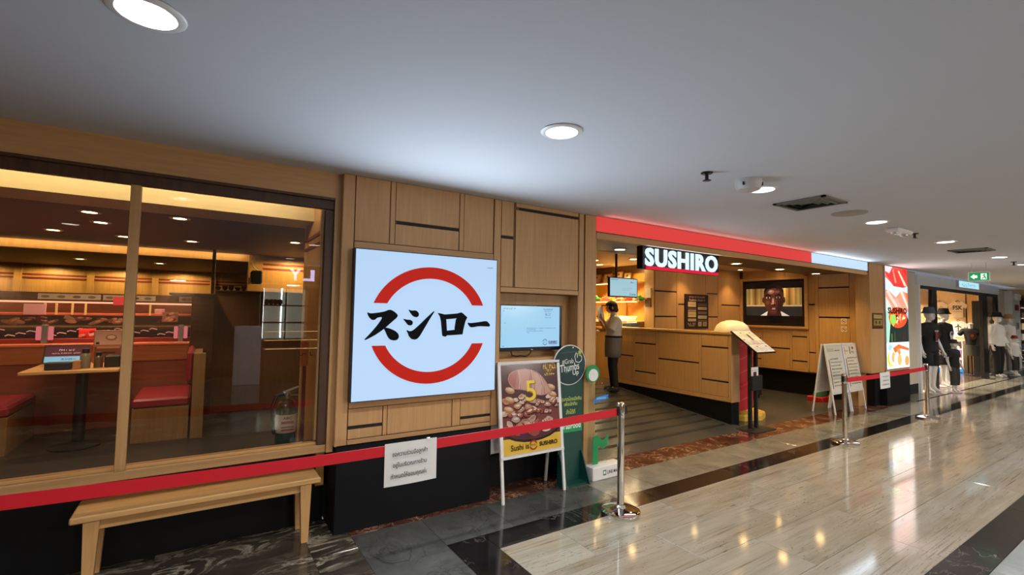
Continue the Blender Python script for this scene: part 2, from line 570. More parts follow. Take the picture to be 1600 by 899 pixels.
def pieces(parent, plane, face, depth, lst, mat_p, mat_s, slot_m=None):
    """joinery pieces on a wall: kind, a0, a1, z0, z1"""
    for kind, a0, a1, z0, z1 in lst:
        g = .003
        d = {'panel': .004, 'stile': 0., 'rail': 0., 'slot': .012}[kind]
        m = {'panel': mat_p, 'stile': mat_p, 'rail': mat_s, 'slot': slot_m or MATB}[kind]
        if kind == 'slot': g = 0
        if plane == 'y': MB().box(a0 + g, a1 - g, face + d, face + depth, z0 + g, z1 - g, .002 if kind != 'slot' else 0).build(kind, m, parent)
        else: MB().box(face + d, face + depth, a0 + g, a1 - g, z0 + g, z1 - g, .002 if kind != 'slot' else 0).build(kind, m, parent)

# ================================================================== SETTING: floor and ceiling
floor = struct(box('floor', GROUT, None, -8, 45, -6, 4.10, -.06, -.004))
def tile_row(name, mat, x0, xs, x1, y0, y1, gap=.003, c=.0009):
    """tiles of one row between x0 and x1 with joints at xs; alike tiles share a mesh"""
    js = [x0] + [x for x in xs if x0 + .02 < x < x1 - .02] + [x1]
    cache = {}
    for a, b in zip(js, js[1:]):
        w = round(b - a, 3); key = w
        if key not in cache:
            o = MB().box(-w / 2 + gap / 2, w / 2 - gap / 2, y0 + gap / 2, y1 - gap / 2, -.01, 0, c).build(name, mat, None, origin=(0, (y0 + y1) / 2, -.01))
            cache[key] = o
        else:
            o = cache[key].copy(); COL.objects.link(o)
        o.parent = floor
        o.location = Vector(((a + b) / 2, (y0 + y1) / 2, -.01)) - OFF['floor']

def seq(a, st, b): 
    out = []; x = a
    while x < b: out.append(x); x += st
    return out
XE = 27
for i, (y1, y0, x) in enumerate(((2.95, 2.51, 2.40), (2.51, 2.07, 3.00), (2.07, 1.63, 3.61 - 1.16), (1.63, 1.19, 2.20))):
    tile_row('travertine_tile', TRAV, 1.86, seq(x, 1.16, XE), XE, y0, y1)
tile_row('grey_tile', GREYT_DIM, 1.556, seq(2.15, .56, 3.2), 3.27, 3.19, 3.68)
tile_row('grey_tile', GREYT, 3.27, seq(3.83, .56, 20), 20, 3.19, 3.68)
tile_row('black_tile', BLACKM, 1.86, seq(2.3, 1.3, 26), 26, 2.95, 3.19)
tile_row('black_tile', BLACKM, 1.556, seq(2.3, 1.3, 20), 20, .96, 1.19)
tile_row('pale_tile', BLUET, 1.86, seq(2.1, .62, 14), 14, .34, .96)
tile_row('red_marble_tile', REDM, 1.0, seq(1.6, .62, 12.4), 12.42, 3.68, 4.06)
tile_row('grey_tile', GREYT, 12.42, seq(12.9, .62, 24), 24, 3.63, 4.06)
# the border turns the corner and runs towards the viewer on the left
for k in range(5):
    tile_row('grey_tile', GREYT_DIM, 1.0, [], 1.556, 3.68 - .56 * (k + 1), 3.68 - .56 * k)
for k in range(3):
    tile_row('black_tile', BLACKM, 1.556, [], 1.86, 3.19 - .9 * (k + 1), 3.19 - .9 * k)
for k in range(4):
    tile_row('dark_marble_tile', DARKM, -2.6, seq(-2.0, .9, .95), 1.0, 4.10 - .62 * (k + 1), 4.10 - .62 * k)
far = box('distant_paving', TRAV, floor, XE, 45, .3, 3.0, -.01, 0); far['kind'] = 'stuff'
far = box('distant_paving', BLUET, floor, 14, 45, -2, .34, -.01, 0); far['kind'] = 'stuff'
far = box('distant_paving', GREYT, floor, 20, 45, 3.19, 4.06, -.01, 0); far['kind'] = 'stuff'
far = box('unseen_paving', DARKM, floor, -8, 14, -6, .34, -.01, 0); far['kind'] = 'stuff'

LX = [-.215, 1.70, 3.83, 6.11, 8.37, 11.03, 12.75, 15.0, 17.3, 19.6, 22., 25., 28.]
LY = 2.105
def ceiling_mesh():
    mb = MB(); h = .16; r = .088; n = 24
    z = CZ
    def quad(x0, x1, y0, y1):
        mb.add([(x0, y0, z), (x1, y0, z), (x1, y1, z), (x0, y1, z)], [(3, 2, 1, 0)])
    quad(-8, 45, LY + h, 3.80); quad(-8, 45, -6, LY - h)
    x = -8
    for lx in LX:
        quad(x, lx - h, LY - h, LY + h)
        x = lx + h
        vs = []; fs = []
        for i in range(n):
            a = 2 * math.pi * i / n; ca, sa = math.cos(a), math.sin(a)
            s = h / max(abs(ca), abs(sa))
            vs += [(lx + r * ca, LY + r * sa, z), (lx + s * ca, LY + s * sa, z)]
        for i in range(n):
            j = (i + 1) % n
            fs.append((2 * i, 2 * j, 2 * j + 1, 2 * i + 1))
        mb.add(vs, fs)
    quad(x, 45, LY - h, LY + h)
    return mb.build('ceiling', CEIL, None)
ceiling = struct(ceiling_mesh())

ORD = ['first', 'second', 'third', 'fourth', 'fifth', 'sixth', 'seventh', 'eighth', 'ninth', 'tenth', 'eleventh', 'twelfth', 'thirteenth']
def downlight(lx, ly, z, label, group, power, col, face, r=.088, recess=True, spot=162):
    t = thing('downlight', label, 'light', (lx, ly, z), group)
    MB().lathe([(r, 0), (r + .03, 0), (r + .034, -.004), (r + .026, -.010), (r + .004, -.010), (r - .002, -.004), (r, 0)], 28, (lx, ly, z)).build('trim_ring', WHITE, t, True)
    if recess:
        m = MB()
        n = 28; pr = [(r, -.004), (r * .93, .03), (r * .86, .055)]
        vs = []; fs = []
        for q, zz in pr:
            for i in range(n):
                a = 2 * math.pi * i / n; vs.append((lx + q * math.cos(a), ly + q * math.sin(a), z + zz))
        for j in range(2):
            for i in range(n):
                fs.append((j * n + i, (j + 1) * n + i, (j + 1) * n + (i + 1) % n, j * n + (i + 1) % n))
        m.add(vs, fs).build('reflector', WHITE, t, True)
        MB().lathe([(r * .86, .055), (r * .86, .062)], 28, (lx, ly, z)).build('lamp_face', face, t)
        lamp('downlight_lamp', 'SPOT', (lx, ly, z + .045), power, col, t, .05, spot, .8)
    else:
        MB().lathe([(r, -.006), (r, -.002)], 24, (lx, ly, z)).build('lamp_face', face, t)
        lamp('downlight_lamp', 'SPOT', (lx, ly, z - .03), power, col, t, .04, spot, .8)
    return t
for i, x in enumerate(LX):
    lab = 'large recessed ceiling downlight cut by the top edge of the photo, above the window' if i == 0 else \
        'round recessed ceiling downlight, %s from the left in the corridor row' % ORD[i]
    downlight(x, LY, CZ, lab, 'corridor downlights', P_MALL, NEUT, LAMP)
for j, y in enumerate((-.6, -3.2)):
    for i, x in enumerate((-4.5, -1.5, 1.5, 4.5, 7.5, 11, 15, 20)):
        downlight(x, y, CZ, 'round ceiling downlight behind the viewer, %s row, %s lamp' % (('nearer', 'farther')[j], ORD[i]), 'downlights behind the viewer', P_MALL * 1.1, NEUT, LAMP, recess=False, spot=165)

# ------------------------------------------------------------------ closing walls far away
struct(box('wall_left', WALLB, None, -8.1, -8, -6, 10, 0, 2.9))
struct(box('wall_back', WALLB, None, -8, 45, -6.1, -6, 0, 2.9))
wall_end = struct(box('wall_end', CREAM, None, 44.9, 45, -6, 12, 0, 2.9))

# ================================================================== left window bay
wf = struct(MB().box(-6, .872, 3.80, 4.05, 2.545, 2.80).build('wall_front', OAKH, None))
MB().box(.826, .872, 3.80, 4.0, .612, 2.545).build('stile', OAK, wf)
bb = struct(box('baseboard_front', NAVY, None, -6, .875, 4.08, 4.2, 0, .62))
win = struct(MB().box(-6, .826, 3.822, 3.93, .612, .668, .003).build('window_1', OAKH, None))
MB().box(-6, .826, 3.822, 3.865, 2.472, 2.543, .003).build('head_rail', FRAME, win)
MB().box(-6, .826, 3.79, 3.83, 2.540, 2.560, .003).build('drip_moulding', FRAME, win)
MB().box(.762, .826, 3.822, 3.93, .668, 2.468, .003).build('jamb', FRAME, win)
MB().box(.744, .762, 3.86, 3.91, .70, 2.468, .002).build('glazing_bead', OAK, win)
MB().box(-6, .762, 3.85, 3.91, .668, .690, .003).build('glazing_bead', BENCH, win)
for x in (-.418, -1.58, -2.76, -3.94):
    MB().box(x, x + .054, 3.82, 3.88, .668, 2.472, .003).build('mullion', OAK, win)
for a, b in ((-5.1, -3.94), (-3.886, -2.76), (-2.706, -1.58), (-1.526, -.418), (-.364, .745)):
    MB().box(a, b, 3.852, 3.858, .69, 2.472).build('pane', GLASS, win)
# ------------------------------------------------------------------ sign pillar and screen niche
wp = struct(MB().box(.875, 2.30, FY + .014, 4.0, .66, 2.80).box(2.30, 3.30, FY + .014, 4.0, 1.885, 2.80).box(2.30, 3.30, FY + .014, 3.99, .66, 1.20)
            .box(3.30, 3.52, FY + .014, 4.3, 0, 2.80).build('wall_front', OAKD, None))
MB().box(.872, .886, FY + .002, 4.0, .66, 2.755).build('side_board', OAK, wp)
pieces(wp, 'y', FY, .02, [
    ('stile', .872, .962, .66, 2.755),
    ('panel', .965, 1.245, 2.235, 2.755), ('stile', 1.245, 1.29, 2.235, 2.755),
    ('panel', 1.29, 1.875, 2.432, 2.755), ('slot', 1.305, 1.875, 2.408, 2.432), ('panel', 1.29, 1.875, 2.235, 2.408),
    ('stile', 1.875, 1.92, 2.235, 2.755), ('panel', 1.92, 2.23, 2.235, 2.755), ('rail', .965, 2.235, 2.178, 2.235),
    ('stile', 2.235, 2.312, .66, 2.755),
    ('rail', .965, 2.235, .935, .99), ('panel', .965, 1.235, .80, .935), ('slot', .955, 1.235, .778, .80), ('panel', .965, 1.235, .70, .778),
    ('stile', 1.235, 1.272, .70, .935), ('panel', 1.272, 1.845, .70, .935), ('stile', 1.845, 1.925, .70, .935),
    ('panel', 1.925, 2.235, .772, .935), ('slot', 1.925, 2.235, .752, .772), ('panel', 1.925, 2.235, .70, .752), ('rail', .962, 2.235, .66, .70),
    ('panel', 2.315, 2.455, 2.42, 2.755), ('slot', 2.312, 2.455, 2.395, 2.42), ('panel', 2.315, 2.455, 1.935, 2.395),
    ('panel', 2.475, 3.27, 2.71, 2.755), ('slot', 2.52, 3.27, 2.685, 2.71), ('panel', 2.475, 3.27, 1.935, 2.685),
    ('rail', 2.312, 3.275, 1.885, 1.935), ('stile', 3.275, 3.345, .66, 2.755), ('stile', 3.36, 3.52, 0, 2.755),
    ('rail', 2.312, 3.275, 1.205, 1.26), ('panel', 2.315, 3.27, .70, 1.205), ('rail', 2.312, 3.275, .66, .70)], OAK, OAKH)
MB().box(3.508, 3.524, FY + .003, 4.3, 0, 2.52).build('side_board', OAK, wp)
MB().box(2.30, 3.29, 3.90, 3.93, 1.20, 1.90).build('niche_back', OAK, wp)
MB().box(2.30, 2.315, FY + .003, 3.90, 1.26, 1.885).build('niche_side', OAK, wp)
MB().box(3.268, 3.283, FY + .003, 3.90, 1.26, 1.885).build('niche_side', OAK, wp)
MB().box(2.31, 3.275, FY + .003, 3.90, 1.245, 1.26).build('niche_shelf', OAKH, wp)
MB().box(2.31, 3.275, 3.886, 3.90, 1.262, 1.30).build('niche_rail', OAKH, wp)
struct(box('baseboard_front', NAVY, None, .888, 2.25, 3.752, 4.2, 0, .657, .004))
struct(box('baseboard_front', NAVY, None, 2.25, 3.36, 4.0, 4.2, 0, .657))
# ------------------------------------------------------------------ entrance header
tr = struct(MB().box(3.522, 10.375, FY, 3.775, 2.510, 2.582, .003).build('trim_1', OAKH, None))
struct(box('trim_2', DARKW, None, 3.52, 10.56, 3.777, 4.80, 2.572, 2.62))
MB().box(3.53, 10.37, FY + .03, 3.90, 2.582, 2.80).build('backing', DARKW, tr)
struct(MB().box(3.52, 11.0, 4.80, 9.0, 2.78, 2.83).box(3.52, 11.0, 4.78, 4.80, 2.572, 2.83).build('ceiling', CREAM, None))
# ------------------------------------------------------------------ right-hand pillar
pr = struct(MB().box(10.57, 12.37, 3.775, 4.01, .66, 2.80).box(10.64, 10.97, 4.02, 4.15, 0, .66).box(10.97, 12.36, 3.9, 4.15, 0, 2.8).build('wall_right', OAK, None))
MB().box(10.37, 10.57, 3.80, 3.83, 2.53, 2.80).build('header_board', OAK, pr)
MB().box(11.18, 12.37, 3.752, 3.87, .66, .70, .003).build('rail', OAKH, pr)
MB().box(11.0, 11.06, 4.06, 4.17, 0, 2.60).build('shadow_gap', MATB, pr)
struct(MB().box(11.2, 12.38, 3.745, 4.0, 0, .66, .004).box(10.965, 11.2, 3.862, 4.0, 0, .66).build('baseboard_right', NAVY, None))
# ------------------------------------------------------------------ right wall of the entrance (faces left)
wr = struct(MB().box(11.012, 11.15, 4.17, 6.75, .50, 2.80).box(11.155, 11.25, 4.1, 6.75, 0, .5).build('wall_right', OAKD, None))
pieces(wr, 'x', 11.0, .02, [
    ('stile', 4.17, 4.28, .52, 2.80), ('panel', 4.28, 4.86, 2.34, 2.80), ('slot', 4.28, 4.86, 2.318, 2.34), ('panel', 4.28, 4.86, 1.715, 2.318),
    ('slot', 4.28, 4.86, 1.69, 1.715), ('panel', 4.28, 4.86, .52, 1.69), ('stile', 4.86, 4.93, .52, 2.80),
    ('panel', 4.93, 5.06, 1.985, 2.80), ('slot', 4.93, 5.06, 1.96, 1.985), ('panel', 4.93, 5.06, .95, 1.96), ('slot', 4.93, 5.06, .93, .95), ('panel', 4.93, 5.06, .52, .93),
    ('panel', 5.12, 5.55, 2.60, 2.80), ('stile', 5.55, 5.57, 2.6, 2.8), ('panel', 5.57, 6.55, 2.60, 2.80), ('rail', 5.06, 6.6, 1.40, 1.44),
    ('stile', 5.06, 5.10, .52, 1.40), ('panel', 5.10, 5.41, 1.28, 1.40), ('slot', 5.10, 5.41, 1.258, 1.28), ('panel', 5.10, 5.41, .745, 1.258), ('slot', 5.10, 5.41, .722, .745), ('panel', 5.10, 5.41, .55, .722),
    ('stile', 5.41, 5.46, .55, 1.40), ('panel', 5.46, 6.07, 1.0, 1.40), ('slot', 5.46, 6.07, .975, 1.0), ('panel', 5.46, 6.07, .55, .975),
    ('stile', 6.07, 6.11, .55, 1.40), ('panel', 6.11, 6.56, 1.20, 1.40), ('slot', 6.11, 6.56, 1.178, 1.20), ('panel', 6.11, 6.56, .72, 1.178), ('slot', 6.11, 6.56, .70, .72), ('panel', 6.11, 6.56, .55, .70),
    ('rail', 5.06, 6.6, .51, .55)], OAK, OAKY)
for a in ((5.06, 5.12, 1.44, 2.60), (6.54, 6.60, 1.44, 2.60), (5.12, 6.54, 2.54, 2.60), (5.12, 6.54, 1.44, 1.49)):
    MB().box(10.95, 11.02, *a, .003).build('screen_surround', OAKY, wr)
MB().box(11.0, 11.03, 5.12, 6.54, 1.49, 2.54).build('screen_recess', MATB, wr)
struct(box('baseboard_right', NAVY, None, 11.152, 11.2, 4.2, 6.72, 0, .5))
# ------------------------------------------------------------------ back wall behind the counter
wb = struct(MB().box(7.85, 11.0, 6.615, 6.80, 0, 2.80).build('wall_back', OAKD, None))
pieces(wb, 'y', 6.6, .02, [
    ('panel', 7.88, 8.58, 2.21, 2.78), ('slot', 7.88, 8.58, 2.185, 2.21), ('panel', 7.88, 8.58, 1.675, 2.185), ('slot', 7.88, 8.58, 1.65, 1.675), ('panel', 7.88, 8.58, .9, 1.65),
    ('stile', 8.58, 8.63, .9, 2.78), ('panel', 8.63, 9.60, 1.945, 2.78), ('slot', 8.63, 9.60, 1.92, 1.945), ('panel', 8.63, 9.60, .9, 1.92), ('stile', 9.60, 9.65, .9, 2.78),
    ('panel', 9.65, 10.07, 2.215, 2.78), ('slot', 9.65, 10.07, 2.195, 2.215), ('panel', 9.65, 10.07, 1.68, 2.195), ('slot', 9.65, 10.07, 1.655, 1.68), ('panel', 9.65, 10.07, .9, 1.655),
    ('stile', 10.07, 10.20, .9, 2.78), ('panel', 10.20, 10.98, 1.965, 2.78), ('slot', 10.20, 10.98, 1.94, 1.965), ('panel', 10.20, 10.98, .9, 1.94)], OAK, OAKH)
MB().box(7.835, 7.85, 6.60, 6.85, .3, 2.78).build('wall_end_board', OAK, wb)
# shelf wall: faces left, further back
ws = struct(MB().box(7.92, 8.1, 6.80, 9.0, 0, 2.80).build('wall_shelf', ORANGE, None))
MB().box(7.895, 7.925, 6.80, 9.0, 2.60, 2.78).build('top_board', OAKD, ws)
for y in (6.86, 7.42, 7.98, 8.54):
    MB().box(7.90, 7.925, y, y + .02, .9, 2.6).build('upright', OAK, ws)
struct(box('wall_far', OAK, None, 3.4, 8.0, 8.95, 9.05, 0, 2.80))
struct(box('wall_inner', OAK, None, 3.36, 3.50, 4.30, 9.0, 0, 2.80))
# ------------------------------------------------------------------ entrance floors
fe = struct(box('floor', SHOPF, None, 6.95, 11.2, 4.06, 6.65, -.05, 0))
rp = struct(MB().prism([(4.06, -.05), (6.85, -.05), (6.85, FZ), (4.06, 0)], 0, 3.50, 6.95).build('floor', SHOPF, None))
for k in range(10):
    y = 4.32 + k * .255; z = (y - 4.06) * FZ / 2.79
    MB().prism([(y, z - .004), (y + .06, z - .004 + .06 * .1075), (y + .06, z + .003 + .06 * .1075), (y, z + .003)], 0, 3.62, 6.80).build('grip_strip', MATB, rp)
struct(box('floor', SHOPF, None, 3.50, 8.0, 6.85, 9.0, FZ - .06, FZ))
struct(box('floor', marble('dining_floor', (36, 33, 29), (54, 49, 42), (30, 27, 24), 1.6, .3, .05, .4, stretch=(.5, 2.2, 1)), None, -8, 3.40, 4.2, 12, FZ - .06, FZ))

# ================================================================== SIGNS ON THE FRONT
# --- big square light box
t = thing('light_box_sign', 'big square white light box with red arcs and black brush characters on the wooden wall', 'sign', (1.594, FY, .995))
MB().box(.955, 2.230, FY - .075, FY + .004, .993, 2.174).build('case', plain('sign_edge', (14, 26, 60), .35), t)
face = MB().box(.963, 2.222, FY - .079, FY - .074, 1.001, 2.166).build('lit_face', emis('sign_white', (182, 212, 244), .84), t)
ARC = emis('sign_red', (204, 36, 22), .60)
INK = plain('sign_black', (4, 8, 12), .85, spec=.2)
def rounded(p, r=.22, it=2):
    for _ in range(it):
        q = []
        for i in range(len(p)):
            a, b = p[i], p[(i + 1) % len(p)]
            q += [(a[0] + (b[0] - a[0]) * r, a[1] + (b[1] - a[1]) * r), (b[0] + (a[0] - b[0]) * r, b[1] + (a[1] - b[1]) * r)]
        p = q
    return p
O = (0, FY - .0792, 0)
def arc_poly(t0, t1, cut):
    cx, cz = 1.594, 1.58; n = 30; out = []; inn = []
    rx1, rz1, rx0, rz0 = .521, .481, .425, .386
    zc = cut - cz
    s = 1 if zc > 0 else -1
    a1 = math.asin(zc / rz1); a0 = math.asin(zc / rz0)
    if s > 0: oa = (a1, math.pi - a1); ia = (a0, math.pi - a0)
    else: oa = (a1, -math.pi - a1); ia = (a0, -math.pi - a0)
    for i in range(n + 1):
        k = i / n
        ta = oa[0] + (oa[1] - oa[0]) * k; tb = ia[0] + (ia[1] - ia[0]) * k
        out.append((cx + rx1 * math.cos(ta), cz + rz1 * math.sin(ta))); inn.append((cx + rx0 * math.cos(tb), cz + rz0 * math.sin(tb)))
    return out, inn
for cut in (1.752, 1.42):
    out, inn = arc_poly(0, 0, cut)
    mb = MB(); n = len(out)
    d = .012
    y0, y1 = FY - .0792 - d, FY - .0792
    vs = [(x, y0, z) for x, z in out] + [(x, y0, z) for x, z in inn] + [(x, y1, z) for x, z in out] + [(x, y1, z) for x, z in inn]
    fs = []
    for i in range(n - 1):
        fs += [(i, i + 1, n + i + 1, n + i), (2 * n + i, 2 * n + i + 1, i + 1, i), (n + i, n + i + 1, 3 * n + i + 1, 3 * n + i)]
    fs += [(0, n, 3 * n, 2 * n), (n - 1, 2 * n - 1, 4 * n - 1, 3 * n - 1)]
    mb.add(vs, fs).build('arc', ARC, t)
CH = {
 'a': [[(1.058, 1.681), (1.083, 1.67), (1.143, 1.677), (1.198, 1.687), (1.236, 1.705), (1.271, 1.689), (1.303, 1.662), (1.295, 1.64), (1.25, 1.602), (1.195, 1.552), (1.122, 1.501), (1.033, 1.457), (1.081, 1.507), (1.14, 1.575), (1.18, 1.636), (1.172, 1.644), (1.138, 1.639), (1.121, 1.622), (1.099, 1.619), (1.074, 1.642)],
       [(1.192, 1.56), (1.219, 1.561), (1.275, 1.54), (1.309, 1.515), (1.317, 1.485), (1.303, 1.464), (1.278, 1.458), (1.247, 1.465), (1.227, 1.489), (1.209, 1.527)]],
 'b': [[(1.39, 1.708), (1.415, 1.697), (1.453, 1.701), (1.478, 1.681), (1.479, 1.656), (1.461, 1.643), (1.436, 1.65), (1.416, 1.669)],
       [(1.345, 1.633), (1.378, 1.624), (1.407, 1.624), (1.429, 1.61), (1.427, 1.587), (1.411, 1.576), (1.389, 1.582), (1.368, 1.61)],
       [(1.376, 1.543), (1.41, 1.528), (1.439, 1.539), (1.49, 1.582), (1.549, 1.639), (1.629, 1.71), (1.58, 1.639), (1.529, 1.553), (1.485, 1.48), (1.456, 1.462), (1.426, 1.466), (1.401, 1.491), (1.394, 1.515)]],
 'c': [[(1.649, 1.681), (1.68, 1.677), (1.724, 1.666), (1.725, 1.629), (1.734, 1.532), (1.738, 1.494), (1.721, 1.482), (1.698, 1.49), (1.694, 1.509), (1.682, 1.611), (1.67, 1.655)],
       [(1.688, 1.672), (1.72, 1.67), (1.834, 1.68), (1.87, 1.69), (1.925, 1.648), (1.912, 1.624), (1.822, 1.638), (1.725, 1.629)],
       [(1.822, 1.638), (1.925, 1.648), (1.906, 1.612), (1.888, 1.537), (1.882, 1.499), (1.855, 1.501), (1.808, 1.54)],
       [(1.734, 1.532), (1.808, 1.54), (1.863, 1.537), (1.869, 1.5), (1.806, 1.496), (1.738, 1.494)]],
 'd': [[(1.93, 1.603), (1.962, 1.597), (2.039, 1.605), (2.109, 1.616), (2.127, 1.613), (2.158, 1.582), (2.15, 1.566), (2.111, 1.568), (2.04, 1.571), (1.972, 1.559), (1.954, 1.567)]]}
for k, polys in CH.items():
    mb = MB()
    for pi, p in enumerate(polys):
        p = rounded(p) if k != 'c' else rounded(p, .1, 1)
        n = len(p); a = sum(p[i][0] * p[(i + 1) % n][1] - p[(i + 1) % n][0] * p[i][1] for i in range(n))
        if a < 0: p = p[::-1]
        mb.add([(x, FY - .0932 - .0004 * pi, z) for x, z in p] + [(x, FY - .0792, z) for x, z in p], [tuple(range(n))] + [((i + 1) % n, i, i + n, (i + 1) % n + n) for i in range(n)])
    mb.build('character', INK, t)
decal('corner_note', PRINT, t, O, *FR, [('s', 2.155, 2.095, .055, .016, '30384a')])
lamp('sign_glow', 'AREA', (1.594, FY - .10, 1.58), 44, (.72, .86, 1), t, 1.25, rot=(R(-90), 0, 0), sy=1.15)

# --- menu screen in the niche
t = thing('wall_screen', 'flat information screen lit pale blue inside the wooden niche', 'screen', (2.725, 3.84, 1.325))
MB().box(2.345, 3.105, 3.800, 3.84, 1.325, 1.772, .004).build('bezel', plain('blue_black_bezel', (8, 12, 34), .25), t)
MB().box(2.55, 2.90, 3.84, 3.90, 1.42, 1.68).build('bracket', BLACK, t)
BL = '8cbede'
its = [('r', 2.360, 1.360, 3.070, 1.760, BL),
       ('s', 2.460, 1.735, .145, .015, '223a58'), ('s', 2.395, 1.708, .018, .012, '2a3c55'),
       ('s', 2.925, 1.733, .12, .015, '28425e'), ('s', 2.92, 1.715, .10, .010, '3a5470'), ('t', '0บ', 2.90, 1.683, .025, .030, '1a2c44'), ('t', 'ว ๙', 2.94, 1.683, .030, .032, '1a2c44'), ('s', 2.92, 1.650, .075, .012, '3a5470'),
       ('r', 2.39, 1.592, 2.42, 1.597, '6a8aa4')]
for i, (a, b) in enumerate(((2.66, 3.02), (2.66, 2.77), (2.66, 2.86), (2.66, 2.69))):
    its.append(('s', (a + b) / 2, 1.545 - i * .014, b - a, .009, '3c5873'))
its += [('arc', 2.885, 1.405, .024, .024, .029, .029, R(20), R(160), '2a3040'), ('arc', 2.885, 1.405, .024, .024, .029, .029, R(200), R(340), '2a3040'),
        ('t', 'スシロー', 2.885, 1.405, .05, .012, '2a3040'), ('t', 'SUSHIRO', 2.985, 1.405, .11, .024, '2a2c40', .03), ('r', 2.93, 1.384, 3.04, 1.388, '52405a'), ('r', 2.375, 1.372, 2.40, 1.377, '4e6a86')]
decal('screen_face', SCREEN, t, (0, 3.7998, 0), *FR, its)
MB().tube([(2.50, 3.83, 1.33), (2.52, 3.84, 1.285), (2.58, 3.86, 1.268), (2.63, 3.85, 1.275), (2.70, 3.86, 1.262), (2.74, 3.85, 1.29), (2.745, 3.83, 1.33)], .006, 8).build('cable', BLACK, t, True)
box('status_light', ALU, t, 2.715, 2.735, 3.798, 3.801, 1.332, 1.340)

# --- illuminated fascia band
t = thing('fascia_band', 'long illuminated red and white band under the ceiling above the entrance', 'sign', (6.95, FY, 2.585))
MB().box(3.525, 8.235, FY - .012, FY + .028, 2.586, 2.748).build('red_panel', emis('fascia_red', (232, 70, 66), .72), t)
MB().box(8.24, 10.372, FY - .012, FY + .028, 2.586, 2.748).build('white_panel', emis('fascia_white', (186, 212, 236), .95), t)
MB().box(3.518, 10.378, FY - .008, FY + .028, 2.581, 2.587).build('edge_strip', BLACK, t)
lamp('fascia_glow', 'AREA', (9.3, FY - .04, 2.67), 5, (.75, .87, 1), t, 2.1, rot=(R(-90), 0, 0), sy=.15)
lamp('fascia_glow', 'AREA', (5.9, FY - .04, 2.67), 4, (1, .30, .26), t, 4.6, rot=(R(-90), 0, 0), sy=.15)

# --- hanging name sign
t = thing('hanging_sign', 'dark hanging sign with glowing white SUSHIRO letters and red stripe below the band', 'sign', (5.27, 4.0, 2.245))
MB().box(4.50, 6.07, 3.965, 4.06, 2.265, 2.552, .004).build('case', plain('navy_case', (16, 16, 34), .35), t)
solid_text('letters', 'SUSHIRO', emis('letter_white', (206, 236, 255), 1.15), t, (5.285, 3.964, 2.415), *FR, 1.49, .232, .012, .040, 1.12)
MB().box(4.56, 6.02, 3.935, 3.966, 2.262, 2.300).build('red_stripe', emis('stripe_red', (226, 30, 62), .8), t)
for x in (4.75, 5.85): MB().box(x, x + .05, 3.99, 4.03, 2.55, 2.572).build('hanger', BLACK, t)
lamp('letter_glow', 'AREA', (5.28, 3.93, 2.42), 6, (.78, .92, 1), t, 1.5, rot=(R(-90), 0, 0), sy=.22)

# --- tall light box on the right pillar
t = thing('pillar_light_box', 'tall narrow light box with salmon sushi photographs on the right-hand pillar', 'sign', (11.78, FY, .70))
MB().box(11.205, 12.365, FY, 3.775, .70, 2.75).build('case', ALU, t)
X0, X1, Z0, Z1 = 11.215, 12.355, .71, 2.742
P = lambda u, v: (X0 + (X1 - X0) * u, Z0 + (Z1 - Z0) * v)
E_ = lambda u, v, ru, rv, c, a=0: ('e', *P(u, v), (X1 - X0) * ru, (Z1 - Z0) * rv, c, a)
G_ = lambda pts, c: ('p', [P(*q) for q in pts], c)
its = [('r', X0, Z0, X1, Z1, 'd7e6f4'),
       G_([(0, 1), (1, 1), (1, .82), (.75, .80), (.35, .81), (0, .93)], 'd8322e'), G_([(0, 1), (.32, 1), (.18, .93), (0, .95)], 'f0cfd6'),
       G_([(0, .93), (.35, .81), (.22, .845), (0, .89)], 'e46a58'), G_([(.55, .97), (.62, .97), (.98, .82), (.85, .82)], 'f5d5b0'), G_([(.32, .97), (.36, .98), (.5, .85), (.42, .84)], 'ef8a78'), G_([(.75, .995), (.95, .99), (.98, .92)], 'c41f24'),
       G_([(0, .88), (.30, .81), (1, .80), (1, .74), (.7, .78), (.3, .77), (0, .78)], 'cfe0f6'),
       G_([(0, .77), (.15, .76), (.45, .70), (.7, .78), (1, .74), (1, .56), (.3, .565), (.2, .63), (0, .70)], 'e79a80'),
       G_([(.62, .77), (.72, .79), (1, .62), (1, .58)], 'f6ded2'), G_([(.02, .75), (.12, .765), (.55, .60), (.45, .59)], 'f3d4c8'), G_([(.85, .76), (1, .75), (1, .66)], 'e8783e'), G_([(.35, .68), (.5, .69), (.75, .58), (.6, .58)], 'eab0a0'),
       G_([(0, .70), (.2, .63), (.3, .565), (0, .56)], 'd5d9cf'),
       G_([(0, .56), (1, .56), (1, .25), (0, .25)], '27302e'),
       G_([(0, .56), (.22, .56), (.10, .25), (0, .25)], '9fd6c0'), G_([(.86, .56), (1, .56), (1, .48)], 'a8c8ee'),
       E_(.52, .50, .42, .105, 'e2502c'), G_([(.18, .525), (.40, .53), (.42, .46), (.30, .41), (.15, .47)], '8fd25a'),
       ]
for k in range(14):
    a = random.uniform(0, 6.28); q = random.uniform(.1, .9)
    its.append(E_(.62 + .26 * q * math.cos(a), .48 + .07 * q * math.sin(a), .05, .011, random.choice(['f6c29a', 'f08a4a', 'ffd9b0', 'd8341e']), a))
